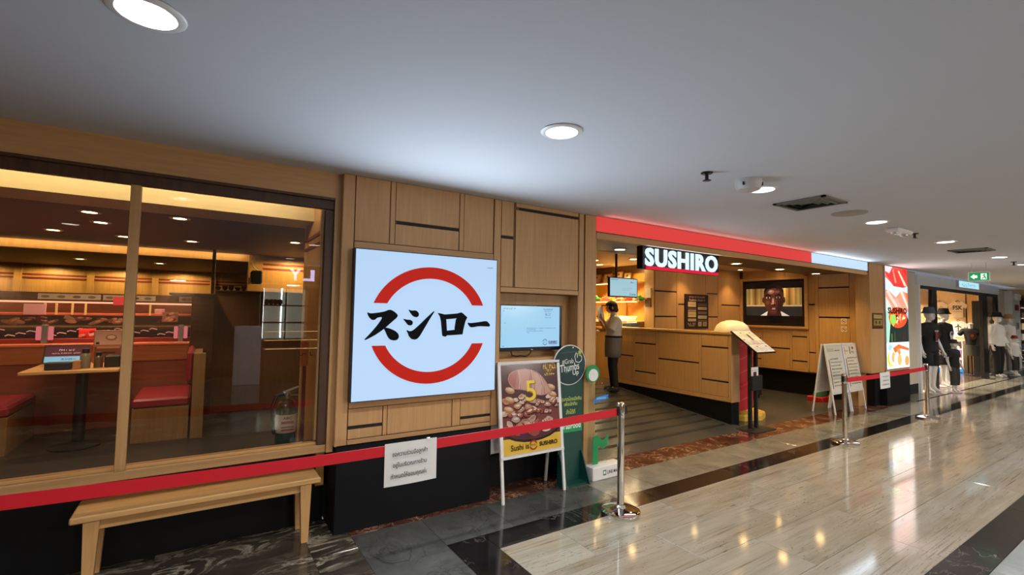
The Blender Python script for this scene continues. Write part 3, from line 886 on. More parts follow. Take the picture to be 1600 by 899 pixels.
its += [E_(.45, .515, .05, .012, '20301c'), G_([(.2, .34), (.24, .34), (.24, .26), (.2, .26)], '5e7a3a'), G_([(.34, .36), (.37, .36), (.37, .26), (.34, .26)], '4a5a2c'), G_([(.7, .36), (.8, .35), (.82, .26), (.68, .26)], '3a2c26'),
        ('t', 'SUSHIRO', *P(.5, .567), (X1 - X0) * .86, .125, '101010', .045),
        G_([(0, .255), (1, .255), (1, 0), (0, 0)], 'cfe6f6'), E_(.18, .10, .18, .075, 'f3c13c'), E_(.24, .115, .16, .08, 'f4efe6'), E_(.27, .11, .09, .05, 'd9a868'), E_(.5, .09, .2, .09, 'f6f2ea'), E_(.54, .08, .10, .055, 'e4b070'), E_(.85, .07, .18, .085, 'f2eee6'), E_(.88, .065, .10, .05, 'e39a5a'),
        G_([(.25, .20), (.5, .235), (.98, .19), (.98, .165), (.6, .19), (.35, .15), (.3, .17)], 'ee6a34'), G_([(.4, .19), (.55, .2), (.6, .14), (.5, .13)], 'f08a50'), G_([(.03, .21), (.12, .24), (.26, .21), (.1, .17)], '9cc6ea'), G_([(.05, .04), (.18, .05), (.12, .01)], 'b6d84a')]
decal('lit_face', LITBOX, t, (0, FY - .0015, 0), *FR, its, clip=(X0, Z0, X1, Z1))
lamp('pillar_glow', 'AREA', (11.78, FY - .05, 1.75), 14, (1, .86, .80), t, 1.1, rot=(R(-90), 0, 0), sy=2.0)

# --- small plates
t = thing('notice_plate', 'small framed brown notice plate on the wooden pillar left of the salmon light box', 'sign', (10.9, 3.775, 1.51))
MB().box(10.655, 11.125, 3.764, 3.775, 1.505, 1.80, .002).build('frame', DARKW, t)
decal('face', PRINT, t, (10.89, 3.764, 1.652), *FR, [('r', -.215, -.13, .215, .13, '8a6a34'), ('r', -.19, .05, .19, .115, 'c8b070'), ('s', 0, .083, .26, .03, '33260f'), ('r', -.21, .03, .21, .04, '4e3a18'), ('r', -.18, -.075, .18, .015, 'b39c5c'), ('e', -.09, -.03, .05, .035, '5e4a20'), ('r', .02, -.06, .12, .0, '5e4a20'), ('r', -.21, -.125, .21, -.095, '6a2c1c')])
for k, (z, lab) in enumerate(((1.57, 'square prohibition sticker, upper one, on the wooden wall beside the screen'), (1.41, 'square prohibition sticker, lower one, on the wooden wall beside the screen'))):
    s = thing('warning_sticker', lab, 'sticker', (10.998, 4.375, z), 'prohibition stickers')
    MB().box(10.996, 11.003, 4.335, 4.435, z, z + .115).build('sheet', WHITE, s)
    decal('print', PRINT, s, (10.996, 4.385, z + .058), *LF, [('r', -.047, -.055, .047, .055, 'e8dcd0'), ('e', 0, 0, .04, .045, 'b02c22'), ('e', 0, 0, .03, .034, 'f0e8de'), ('r', -.02, -.012, .016, .012, '222222'), ('l', [(-.026, .028), (.026, -.028)], .009, 'b02c22')])

# ================================================================== THINGS IN FRONT OF THE SHOP
# --- bench
t = thing('wooden_bench', 'long pale wooden bench with tapered legs under the left window', 'bench', (.09, 3.9, 0))
MB().box(-.60, .785, 3.745, 4.065, .412, .452, .007).build('seat', BENCH, t)
MB().box(-.50, .68, 3.775, 3.80, .355, .412, .002).build('apron', BENCH, t)
MB().box(-.50, .68, 4.01, 4.035, .355, .412, .002).build('apron', BENCH, t)
for x in (-.50, .655): MB().box(x, x + .025, 3.79, 4.02, .355, .412, .002).build('apron', BENCH, t)
for sx, xt in ((-1, -.50), (1, .685)):
    for sy, yt in ((-1, 3.782), (1, 4.028)):
        xb = xt + sx * .005; yb = yt + sy * .004
        mb = MB(); w, v = .038, .023
        vs = [(xb - v, yb - v, 0), (xb + v, yb - v, 0), (xb + v, yb + v, 0), (xb - v, yb + v, 0), (xt - w, yt - w * .8, .412), (xt + w, yt - w * .8, .412), (xt + w, yt + w * .8, .412), (xt - w, yt + w * .8, .412)]
        mb.add(vs, [(0, 3, 2, 1), (4, 5, 6, 7), (0, 1, 5, 4), (1, 2, 6, 5), (2, 3, 7, 6), (3, 0, 4, 7)]).build('leg', BENCHV, t)

# --- stanchions and belts
def stanchion(x, y, label):
    t = thing('queue_post', label, 'barrier', (x, y, 0), 'chrome queue posts')
    MB().lathe([(.165, 0), (.168, .012), (.166, .028), (.150, .036), (.10, .046), (.045, .056), (.038, .07), (.03, .075)], 40, (x, y, 0)).build('base', CHROME, t, True)
    MB().lathe([(.029, .07), (.029, .80)], 28, (x, y, 0)).build('pole', CHROME, t, True)
    MB().lathe([(.031, .80), (.031, .815), (.0325, .82), (.0325, .925), (.030, .934), (.02, .936)], 28, (x, y, 0)).build('head', CHROME, t, True)
    MB().box(x + .026, x + .055, y - .022, y + .022, .83, .91, .004).build('cassette', BLACK, t)
    MB().box(x - .05, x - .026, y - .018, y + .018, .83, .91, .004).build('cassette', BLACK, t)
    return t
s1 = stanchion(3.06, 2.93, 'nearest chrome queue post, in front of the green boards')
s2 = stanchion(7.36, 2.945, 'middle chrome queue post, left end of the short red belt')
s3 = stanchion(10.50, 2.945, 'farthest chrome queue post, at the right end of the short red belt')
s0 = stanchion(-1.75, 2.93, 'chrome queue post outside the left edge of the photo')
def belt(name, parent, pts, y, h=.064, th=.0016):
    mb = MB(); n = len(pts); vs = []; fs = []
    for x, z in pts:
        vs += [(x, y - th, z - h / 2), (x, y - th, z + h / 2), (x, y + th, z + h / 2), (x, y + th, z - h / 2)]
    for i in range(n - 1):
        a, b = 4 * i, 4 * i + 4
        for k in range(4):
            fs.append((a + k, b + k, b + (k + 1) % 4, a + (k + 1) % 4))
    fs += [(3, 2, 1, 0), tuple(4 * n - 4 + k for k in range(4))]
    return mb.add(vs, fs).build(name, REDB, parent)
P1 = [(3.02 - (3.02 + 1.70) * i / 24, .858 - .050 * (1 - (2 * i / 24 - 1) ** 2) + .022 * i / 24) for i in range(25)]
plabel(belt('belt', s1, P1, 2.93), 'red fabric belt running to the left edge')
P2 = [(7.40 + 3.06 * i / 12, .848 - .012 * (1 - (2 * i / 12 - 1) ** 2) + .006 * i / 12) for i in range(13)]
plabel(belt('belt', s2, P2, 2.945), 'short red fabric belt')

# --- paper notices hung on the belts
def sheet(x0, x1, z0, z1, y, label, lines, bow=.012):
    t = thing('paper_notice', label, 'notice', ((x0 + x1) / 2, y, z0), 'paper notices on the belts')
    mb = MB(); n = 8; m = 8; vs = []; fs = []
    for j in range(m + 1):
        for i in range(n + 1):
            u, v = i / n, j / m
            vs.append((x0 + (x1 - x0) * u, y - bow * (1 - v) * (.35 + .65 * math.sin(u * 3.1)), z0 + (z1 - z0) * v))
    for j in range(m):
        for i in range(n):
            a = j * (n + 1) + i; fs.append((a, a + 1, a + n + 2, a + n + 1))
    k = len(vs)
    mb.add(vs, fs)
    mb.add([(x, yy + .0012, z) for x, yy, z in vs], [tuple(reversed(f)) for f in fs])
    mb.build('sheet', plain('paper', (214, 216, 216), .75, var=.03), t, True)
    for ln in lines: decal('writing', PRINT, t, ((x0 + x1) / 2, y - bow - .001, z0), *FR, [ln])
    MB().box((x0 + x1) / 2 + (x1 - x0) * .30, (x0 + x1) / 2 + (x1 - x0) * .36, y - .004, y + .006, z1 - .008, z1 + .006).build('tape', WHITE, t)
    return t
sheet(.985, 1.335, .598, .862, 2.925, 'white paper notice with three lines of handwriting on the long belt', [
    ('t', 'ขอความร่วมมือลูกค้า', -.012, .196, .235, .042, '1a1a22', .012, R(1)), ('t', 'อยู่ในบริเวณทางร้าน', -.012, .128, .225, .040, '1a1a22', .012, R(1)), ('t', 'กำหนดให้ขอบคุณค่ะ', -.016, .060, .24, .042, '1a1a22', .012, R(1))])
sheet(8.53, 8.90, .645, .885, 2.94, 'small white paper notice on the short belt near the right pillar', [
    ('t', 'ขอความร่วมมือลูกค้า', -.0, .18, .24, .034, '50505a', .01), ('t', 'อยู่ในบริเวณทางร้าน', -.0, .12, .22, .032, '50505a', .01), ('t', 'กำหนดให้ขอบคุณค่ะ', 0, .06, .24, .034, '50505a', .01)])

# --- A-frame poster stand
def a_frame(name, label, x0, x1, yf, yb, ztop, zlow, items, ground=0., frame_m=WHITE, topw=None):
    """snap-frame board: two leaning frames with legs; front leaf faces the corridor"""
    t = thing(name, label, 'sign', ((x0 + x1) / 2, (yf + yb) / 2, ground))
    ym = (yf + yb) / 2 + .0
    def yl(z, s): return (yf if s < 0 else yb) + ((ym + s * .02) - (yf if s < 0 else yb)) * (z - ground) / (ztop - ground)
    for s in (-1, 1):
        a, b = Vector((0, yl(zlow, s), zlow)), Vector((0, yl(ztop, s), ztop))
        V = (b - a).normalized(); L = (b - a).length
        for x in (x0 + .012, x1 - .012):
            MB().beam((x, yl(ground, s), ground), (x, yl(zlow, s), zlow), .026, .018, (0, 1, 0)).build('leg', frame_m, t)
        fr = MB()
        for x in (x0 + .015, x1 - .015): fr.beam((x, a.y, a.z), (x, b.y, b.z), .032, .022, (0, 1, 0))
        fr.beam((x0, a.y, a.z + .012), (x1, a.y, a.z + .012), .022, .03, (0, 1, 0)); fr.beam((x0, b.y, b.z - .012), (x1, b.y, b.z - .012), .022, .03, (0, 1, 0))
        f = fr.build('frame', frame_m, t)
        mb = MB(); o = -s * .004
        mb.add([(x0 + .02, a.y + o - .003, a.z), (x1 - .02, a.y + o - .003, a.z), (x1 - .02, b.y + o - .003, b.z), (x0 + .02, b.y + o - .003, b.z), (x0 + .02, a.y + o + .003, a.z), (x1 - .02, a.y + o + .003, a.z), (x1 - .02, b.y + o + .003, b.z), (x0 + .02, b.y + o + .003, b.z)],
               [(0, 1, 2, 3), (7, 6, 5, 4), (0, 4, 5, 1), (1, 5, 6, 2), (2, 6, 7, 3), (3, 7, 4, 0)]).build('backing_board', WHITE, t)
        if s < 0:
            decal('poster', GLOSSP, t, (x0, a.y - .004, a.z), (1, 0, 0), V, items(x1 - x0, L), gap=.004)
    for x in (x0 + .03, x1 - .03): MB().beam((x, yl(ground + .55, -1), ground + .55), (x, yl(ground + .55, 1), ground + .55), .012, .006, (0, 0, 1)).build('stay', ALU, t)
    return t
def sushi_poster(W, L):
    rnd = random.Random(5)
    m = .03
    I = [('r', m, m, W - m, L - m, '4a3038'), ('r', m, m, W - m, L * .20, 'e0b944')]
    I += [('e', W * .5, L * .30, W * .47, L * .16, '2a2028'), ('e', W * .5, L * .315, W * .45, L * .15, '5a3038'), ('r', m, L * .30, W - m, L * .56, '7c4644')]
    for k in range(64):
        x = rnd.uniform(.08, .92) * W; y = rnd.uniform(.23, .66) * L
        if abs(x - W * .5) > W * .44: continue
        c = rnd.choice(['b08474', 'c4a896', 'a05c50', 'd8c8b8', '9c5248', 'b88c64', 'b89c90', 'ccb4a4'])
        rr = rnd.uniform(.04, .075) * W; a = rnd.uniform(-.7, .7)
        def blob(q, e, dx, dy):
            o = []
            for n in range(9):
                t = 6.283 * n / 9; r = q * rnd.uniform(.75, 1.15); px, py = r * math.cos(t), r * e * math.sin(t)
                o.append((x + dx + px * math.cos(a) - py * math.sin(a), y + dy + px * math.sin(a) + py * math.cos(a)))
            return o
        I += [('p', blob(rr * 1.1, .62, .004, -.008), '4a2a2c'), ('p', blob(rr, .56, 0, 0), c), ('p', blob(rr * .62, .36, .0, .006), rnd.choice(['d8ccc0', 'b4705c', 'caa890', 'e0d4c8'])), ('p', blob(rr * .25, .3, .01, .004), rnd.choice(['8a4a3c', 'e8dccc', 'a8845c']))]
    for x, y in ((.16, .60), (.17, .70), (.85, .62), (.83, .70), (.14, .50)):
        I += [('e', x * W, y * L, .075 * W, .034 * L, 'a87c58', -.3), ('e', x * W, y * L + .008, .066 * W, .020 * L, 'c8aa84', -.3), ('e', x * W + .01, y * L + .012, .03 * W, .010 * L, 'd8c4a8', -.3)]
    T = lambda u, v: (W * u, L - .022 - v * W)
    I += [('p', [T(*q) for q in ((.14, .19), (.16, .13), (.22, .09), (.31, .07), (.42, .066), (.52, .085), (.60, .113), (.67, .16), (.72, .21), (.77, .275), (.81, .34), (.845, .40), (.81, .412), (.74, .425), (.66, .43), (.57, .415), (.50, .385), (.45, .36), (.38, .342), (.32, .33), (.23, .32), (.20, .29), (.165, .25))], 'b4807a'),
          ('p', [T(*q) for q in ((.15, .20), (.17, .14), (.24, .10), (.30, .10), (.27, .20), (.25, .31), (.21, .28))], 'a86a68'),
          ('p', [T(*q) for q in ((.32, .085), (.44, .08), (.50, .10), (.47, .22), (.44, .34), (.34, .325), (.33, .20))], 'c49a92'),
          ('p', [T(*q) for q in ((.54, .11), (.62, .14), (.66, .20), (.68, .32), (.66, .42), (.57, .40), (.56, .25))], 'c8a89c'),
          ('p', [T(*q) for q in ((.70, .22), (.76, .29), (.82, .39), (.73, .41), (.72, .32))], 'c09a8c'),
          ('l', [T(.31, .08), T(.33, .2), T(.31, .32)], .007, 'dcc4bc'), ('l', [T(.52, .09), T(.54, .22), T(.53, .39)], .007, 'dcc4bc'), ('l', [T(.66, .16), T(.70, .28), T(.69, .42)], .006, 'dcc4bc')]
    I += [('t', '5', W * .5, L * .675, .13, .20, '8a6a1c', .03), ('t', '5', W * .495, L * .68, .12, .19, 'ecd24e', .01)]
    I += [('e', W * .82, L * .92, .09, .045, '6a4c1c'), ('s', W * .82, L * .93, .15, .045, 'e8bc50'), ('s', W * .82, L * .885, .06, .03, 'e8bc50'), ('s', W * .82, L * .845, .12, .025, 'f0d060')]
    I += [('e', W * .72, L * .26, .06, .03, 'd8d0c8'), ('e', W * .53, L * .235, .06, .035, '8a4a48'), ('e', W * .36, L * .24, .05, .03, '4a3050')]
    I += [('t', 'Sushi is', W * .29, L * .105, .20, .052, '2a2016', .01), ('arc', W * .50, L * .105, .033, .033, .045, .045, R(18), R(162), 'a83020'), ('arc', W * .50, L * .105, .033, .033, .045, .045, R(198), R(342), 'a83020'), ('t', 'スシロー', W * .50, L * .105, .08, .018, '201814', .02), ('t', 'SUSHIRO', W * .745, L * .105, .215, .040, '241a14', .03)]
    return I
a_frame('poster_stand', 'white framed poster stand with a sushi photograph and yellow number 5 before the niche', 2.275, 2.995, 3.585, 3.885, 1.235, .375, sushi_poster)

# --- tall green advertising board with round head
t = thing('advert_board', 'tall dark green advertising board with a round white-rimmed head behind the poster stand', 'sign', (3.14, 3.715, 0))
MB().box(3.00, 3.315, 3.712, 3.722, .0, 1.06).build('panel', GREEN, t)
HX = 3.135
def disc_y(name, r, y0, y1, cx, cz, mat, parent, n=48):
    pts = [(cx + r * math.cos(2 * math.pi * i / n), cz + r * .955 * math.sin(2 * math.pi * i / n)) for i in range(n)]
    mb = MB()
    mb.add([(x, y0, z) for x, z in pts] + [(x, y1, z) for x, z in pts], [tuple(range(n)), tuple(range(2 * n - 1, n - 1, -1))] + [(i, i + n, (i + 1) % n + n, (i + 1) % n) for i in range(n)])
    return mb.build(name, mat, parent)
disc_y('rim', .213, 3.706, 3.712, HX, 1.175, WHITE, t)
disc_y('head', .203, 3.701, 3.707, HX, 1.175, plain('deep_green_head', (8, 52, 56), .4, var=.03), t)
decal('head_print', PRINT, t, (HX, 3.7008, 1.175), *FR, [
    ('t', '#Grab', -.03, .035, .15, .055, 'd8e2e2', .004, R(4)), ('t', 'Thumbs', -.005, -.022, .25, .075, 'e4ecec', .012, R(6)), ('t', 'Up', .075, -.085, .08, .06, 'e4ecec', .012, R(4)),
    ('l', [(-.06, -.075), (.0, -.062)], .012, '4a8a6a'), ('l', [(.06, .085), (.075, .03), (.12, .02), (.155, .045), (.15, .085), (.115, .095)], .008, 'e4ecec'), ('l', [(.06, .085), (.075, .12), (.09, .115), (.095, .07)], .008, 'e4ecec'), ('e', .125, .12, .024, .03, '8a9a3c'), ('e', .125, .125, .014, .018, 'b4c060'),
    ('l', [(-.12, .125), (.09, .135)], .002, '5a8a86'), ('e', .035, .175, .007, .007, 'f0f4f4')])
decal('panel_print', PRINT, t, (3.1575, 3.712, 0), *FR, [
    ('r', -.157, .50, .157, .63, '18965a'), ('t', 'GrabFood', -.0, .565, .27, .062, 'eef6f2', .016),
    ('t', 'คัดสรรโดยนักกิน', -.0, .835, .285, .042, 'c8d468', .012), ('t', 'เพื่อนักกิน', .0, .785, .17, .042, 'c8d468', .012), ('t', 'สั่งได้ที่', .0, .705, .12, .05, 'c8d468', .014)])
for x in (3.0, 3.29):
    MB().prism([(3.56, 0), (3.712, 0), (3.712, .30), (3.69, .30)], 0, x, x + .012).build('foot', GREEN, t)
MB().box(2.98, 3.335, 3.60, 3.712, 0, .02).build('base', GREEN, t)

# --- clear acrylic standee
t = thing('acrylic_standee', 'clear acrylic standee with a green figure shape on a white LINE MAN base', 'sign', (3.58, 3.69, 0))
MB().box(3.365, 3.795, 3.60, 3.735, 0, .135, .006).build('base', WHITE, t)
decal('base_print', PRINT, t, (3.58, 3.60, .066), *FR, [('r', -.075, -.025, -.03, .027, '1a7a4a'), ('r', -.066, -.012, -.039, .016, 'e8f4ee'), ('t', 'LINE MAN', .07, .0, .17, .034, '14261c', .02)])
def rrect(x0, x1, z0, z1, r, n=6):
    out = []
    for cx, cz, a in ((x1 - r, z1 - r, 0), (x0 + r, z1 - r, 90), (x0 + r, z0 + r, 180), (x1 - r, z0 + r, 270)):
        for i in range(n + 1):
            b = R(a + 90 * i / n); out.append((cx + r * math.cos(b), cz + r * math.sin(b)))
    return out
pl = rrect(3.375, 3.665, .135, .965, .04)
MB().prism([(x, z) for x, z in pl], 1, 3.68, 3.686).build('clear_panel', ACRYL, t)
disc_y('green_head', .095, 3.672, 3.68, 3.42, 1.075, plain('bright_green', (24, 138, 78), .4, var=.03), t, 32)
disc_y('pale_disc', .066, 3.668, 3.673, 3.425, 1.06, WHITE, t, 32)
MB().prism([(3.43, .14), (3.505, .14), (3.505, .335), (3.57, .285), (3.645, .32), (3.645, .385), (3.66, .40), (3.655, .43), (3.60, .38), (3.555, .375), (3.49, .44), (3.44, .42), (3.43, .38)], 1, 3.674, 3.680).build('green_leg', plain('bright_green', (24, 138, 78)), t)
decal('blue_strip', PRINT, t, (3.52, 3.6795, .80), *FR, [('p', [(-.09, -.03), (.13, -.0), (.13, .045), (-.02, .03), (-.08, .0)], '2a78d0'), ('r', -.04, -.0, .10, .022, '68b4f0')])  # blue reflection in the acrylic, painted on as flat shapes

# ================================================================== ENTRANCE
# --- reception counter: low wall of oak panels on a black plinth
t = thing('reception_counter', 'long oak panelled reception counter on a black plinth beside the ramp', 'counter', (7.0, 5.5, 0))
MB().box(6.884, 7.08, 4.30, 6.84, .36, 1.40).build('body', OAKD, t)
MB().box(6.87, 7.088, 4.282, 4.30, .36, 1.405, .003).build('end_board', OAK, t)
MB().box(6.85, 7.12, 4.262, 6.86, 1.405, 1.445, .005).build('top', OAKY, t)
pieces(t, 'x', 6.87, .018, [
    ('stile', 4.30, 4.335, .425, 1.405), ('panel', 4.335, 4.81, 1.205, 1.405), ('slot', 4.335, 4.81, 1.185, 1.205), ('panel', 4.335, 4.81, .675, 1.185), ('slot', 4.335, 4.81, .655, .675), ('panel', 4.335, 4.81, .43, .655),
    ('stile', 4.81, 4.855, .43, 1.405), ('panel', 4.855, 5.69, .925, 1.405), ('slot', 4.855, 5.69, .905, .925), ('panel', 4.855, 5.69, .43, .905), ('stile', 5.69, 5.745, .43, 1.405),
    ('panel', 5.745, 6.235, 1.17, 1.405), ('slot', 5.745, 6.235, 1.15, 1.17), ('panel', 5.745, 6.235, .645, 1.15), ('slot', 5.745, 6.235, .625, .645), ('panel', 5.745, 6.235, .43, .625),
    ('stile', 6.235, 6.28, .43, 1.405), ('panel', 6.28, 6.83, .915, 1.405), ('slot', 6.28, 6.83, .895, .915), ('panel', 6.28, 6.83, .43, .895), ('rail', 4.30, 6.84, .36, .43)], OAK, OAKY)
MB().box(6.88, 7.08, 4.29, 6.84, 0, .36, .003).build('plinth', NAVY, t)
# --- side counter with tablet
t = thing('tablet_counter', 'oak side counter behind the staff member at the left edge of the entrance', 'counter', (5.9, 7.15, FZ))
MB().box(5.2, 6.62, 7.0, 7.4, FZ, 1.33).build('body', OAK, t)
MB().box(5.18, 6.66, 6.97, 7.42, 1.33, 1.37, .004).build('top', OAKH, t)
decal('counter_sheet', PRINT, t, (6.47, 7.0, 1.05), *FR, [('r', -.09, -.10, .09, .10, 'cfc3ac'), ('s', 0, .02, .12, .04, '5a4c38'), ('r', -.06, -.05, .06, -.04, '7a6c54'), ('r', -.06, -.07, .03, -.06, '7a6c54')])
t = thing('tablet', 'black tablet screen leaning on the oak side counter', 'tablet', (6.45, 7.05, 1.37))
MB().prism([(6.99, 1.37), (7.01, 1.37), (7.09, 1.60), (7.07, 1.605)], 0, 6.30, 6.60).build('case', BLACK, t)
nV = Vector((0, .08, .235)).normalized()
decal('screen', SCREEN, t, (6.45, 6.988, 1.372), (1, 0, 0), nV, [('r', -.135, .02, .135, .225, '4e545c'), ('r', -.11, .10, .0, .19, '727a82'), ('r', .02, .06, .11, .13, '3c424a')], gap=.002)
MB().box(6.40, 6.50, 7.05, 7.14, 1.37, 1.50).build('stand', BLACK, t)

# --- shelves behind the counter and what stands on them
SHELFM = plain('shelf_edge', (224, 196, 150), .5, var=.03)
shelves = []
for k, (z, nm) in enumerate(((2.375, 'top'), (1.965, 'middle'), (1.535, 'lowest'))):
    s = thing('wall_shelf', 'pale shelf on the orange wall behind the counter, %s of three' % nm, 'shelf', (7.75, 7.7, z), 'shelves on the orange wall')
    MB().box(7.60, 7.92, 6.86, 8.85, z, z + .022, .003).build('board', SHELFM, s)
    MB().box(7.62, 7.64, 6.88, 8.83, z - .012, z).build('light_strip', emis('strip_warm', (255, 220, 160), 3.), s)
    lamp('shelf_strip', 'AREA', (7.70, 7.75, z - .03), 9.0, (1, .80, .42), s, 1.9, rot=(0, R(25), R(90)), sy=.05)
for k, (y, h, w) in enumerate(((8.30, .23, .24), (7.95, .23, .25), (7.60, .26, .22), (7.34, .22, .20))):
    f = thing('framed_certificate', 'framed certificate on the top shelf, %s from the left' % ORD[k], 'frame', (7.85, y, 2.397), 'certificates on the top shelf')
    MB().prism([(7.80, 2.397), (7.82, 2.397), (7.88, 2.397 + h), (7.86, 2.397 + h)], 1, y - w / 2, y + w / 2).build('frame', OAK, f)
    decal('sheet', PRINT, f, (7.798, y, 2.397), (0, -1, 0), Vector((.06, 0, h)), [('r', -w * .40, .02, w * .40, h - .015, 'e0cfa8'), ('r', -w * .3, .10, w * .3, .105, '8a774c'), ('r', -w * .3, .13, w * .3, .135, '8a774c'), ('e', 0, h - .06, .03, .03, '7a5c2c')], gap=.001)
CL = [('d8503c', 'red'), ('e8d8c0', 'cream'), ('4c8a3c', 'green'), ('e07a3a', 'orange'), ('dc6a6a', 'pink'), ('d0a060', 'tan'), ('c04030', 'dark red'), ('e8b070', 'peach')]
for k in range(11):
    y = 8.50 - k * .165
    c, nm = CL[k % 8]
    m = MB(); r = .055 + .012 * (k % 3)
    m.ball((7.74, y, 1.987 + r * .62), r, r * 1.25, r * .62, 14, 8); m.ball((7.72, y + .03 * (-1) ** k, 1.987 + r * 1.25), r * .62, r * .66, r * .5, 12, 8)
    o = m.build('plush_toy', plain('plush_' + nm.replace(' ', '_'), tuple(int(c[i:i + 2], 16) for i in (0, 2, 4)), .9, var=.15, sc=30), None, True)
    tag(o, 'small %s plush on the middle shelf, %s from the left' % (nm, ORD[k]), 'toy', 'plush toys on the middle shelf')
for k in range(7):
    y = 7.42 - k * .075
    o = MB().prism([(7.64, 1.557), (7.655, 1.557), (7.74, 1.65), (7.725, 1.655)], 1, y - .033, y + .033).build('leaflet', plain('leaflet_paper', (206, 190, 150), .7), None)
    tag(o, 'leaning leaflet on the lowest shelf, %s from the left' % ORD[k], 'leaflet', 'leaflets on the lowest shelf')
box_b = MB().box(7.45, 7.70, 6.86, 7.10, 1.40, 1.50, .004).build('blue_box', plain('blue_card', (70, 92, 120), .6), None)
tag(box_b, 'flat blue box on the back ledge behind the counter', 'box')
o = MB().box(7.45, 7.70, 7.14, 7.40, 1.40, 1.56, .006).build('paper_stack', plain('white_stack', (232, 214, 170), .7), None)
tag(o, 'pale stack of paper lit from above beside the blue box', 'paper')
ld = thing('back_ledge', 'oak ledge under the lowest shelf behind the counter', 'counter', (7.6, 7.8, FZ))
MB().box(7.42, 7.89, 6.87, 8.85, 1.36, 1.40, .004).build('top', OAKY, ld); MB().box(7.46, 7.89, 6.87, 8.83, FZ, 1.36).build('body', OAK, ld)

# --- screen hanging from the ceiling
t = thing('hanging_screen', 'small pale blue screen hanging on a black pole above the counter', 'screen', (6.3, 6.0, 2.0))
MB().box(5.945, 6.665, 5.985, 6.03, 2.0, 2.35, .004).build('bezel', BLACK, t)
MB().tube([(6.18, 6.05, 2.25), (6.18, 6.05, 2.78)], .022, 12).build('pole', BLACK, t, True)
MB().box(6.10, 6.26, 6.03, 6.07, 2.10, 2.28).build('bracket', BLACK, t)
decal('screen_face', SCREEN, t, (6.305, 5.985, 2.175), *FR, [('r', -.34, -.155, .34, .16, 'a4d2e6'), ('r', -.32, .13, -.15, .14, '5e86a0'), ('r', .16, .09, .27, .10, '6a92aa'), ('s', .21, .115, .05, .03, '44647c'), ('r', -.05, -.02, .22, -.015, '7ca4ba'), ('r', -.05, -.05, .14, -.045, '7ca4ba'), ('t', 'SUSHIRO', .25, -.12, .12, .024, '34506a', .03), ('arc', .16, -.12, .016, .016, .022, .022, 0, 6.28, '34506a')])

# --- poster board on the back wall
t = thing('notice_board', 'dark framed notice board with pale leaflets on the wall behind the counter', 'board', (9.24, 6.58, 1.40))
MB().box(8.83, 9.65, 6.565, 6.60, 1.40, 2.165, .004).build('frame', plain('board_dark', (34, 22, 24), .5), t)
I = [('s', 0, .325, .56, .05, 'c49a90'), ('t', 'Sushiro', -.16, .255, .26, .05, 'cfa89c', .03), ('s', .15, .255, .28, .045, 'cfa89c')]
for x0, z0, x1, z1, c in ((-.33, .10, -.05, .21, 'c9b48c'), (-.33, .055, -.05, .075, '8a6258'), (-.33, .0, -.05, .035, 'b09a94'), (-.33, -.13, -.05, -.01, 'b8a27e'), (-.33, -.22, -.05, -.16, 'b49c7c'), (.02, .12, .34, .18, '5a4a4a'), (.02, .04, .34, .10, 'b6a384'), (.02, -.06, .34, .0, '6e5c5c'), (.02, -.16, .34, -.09, 'b0a08a'), (.02, -.215, .34, -.195, '7a6460'), (.02, -.33, .15, -.23, '9a8a78'), (.19, -.33, .34, -.23, '8f8070')):
    I.append(('r', x0, z0, x1, z1, c)); 
    I.append(('r', x0 + .04, (z0 + z1) / 2 - .004, x1 - .04, (z0 + z1) / 2 + .004, '5a4a3c'))
I += [('s', -.2, -.275, .28, .05, 'c0a890'), ('r', -.3, -.325, -.1, -.31, 'a08c78')]
decal('leaflets', PRINT, t, (9.24, 6.565, 1.785), *FR, I)
for k, (z, h, c) in enumerate(((2.05, .20, 'd8c8a8'), (1.86, .16, '5a3c30'))):
    s = tag(MB().box(7.80, 7.835, 6.66, 6.80, z, z + h).build('door_notice', plain('door_notice_%s' % ('pale', 'dark')[k], tuple(int(c[i:i + 2], 16) for i in (0, 2, 4)), .6), None), ('pale notice, upper one on the wall end beside the orange shelves', 'dark notice, lower one on the wall end beside the orange shelves')[k], 'notice')

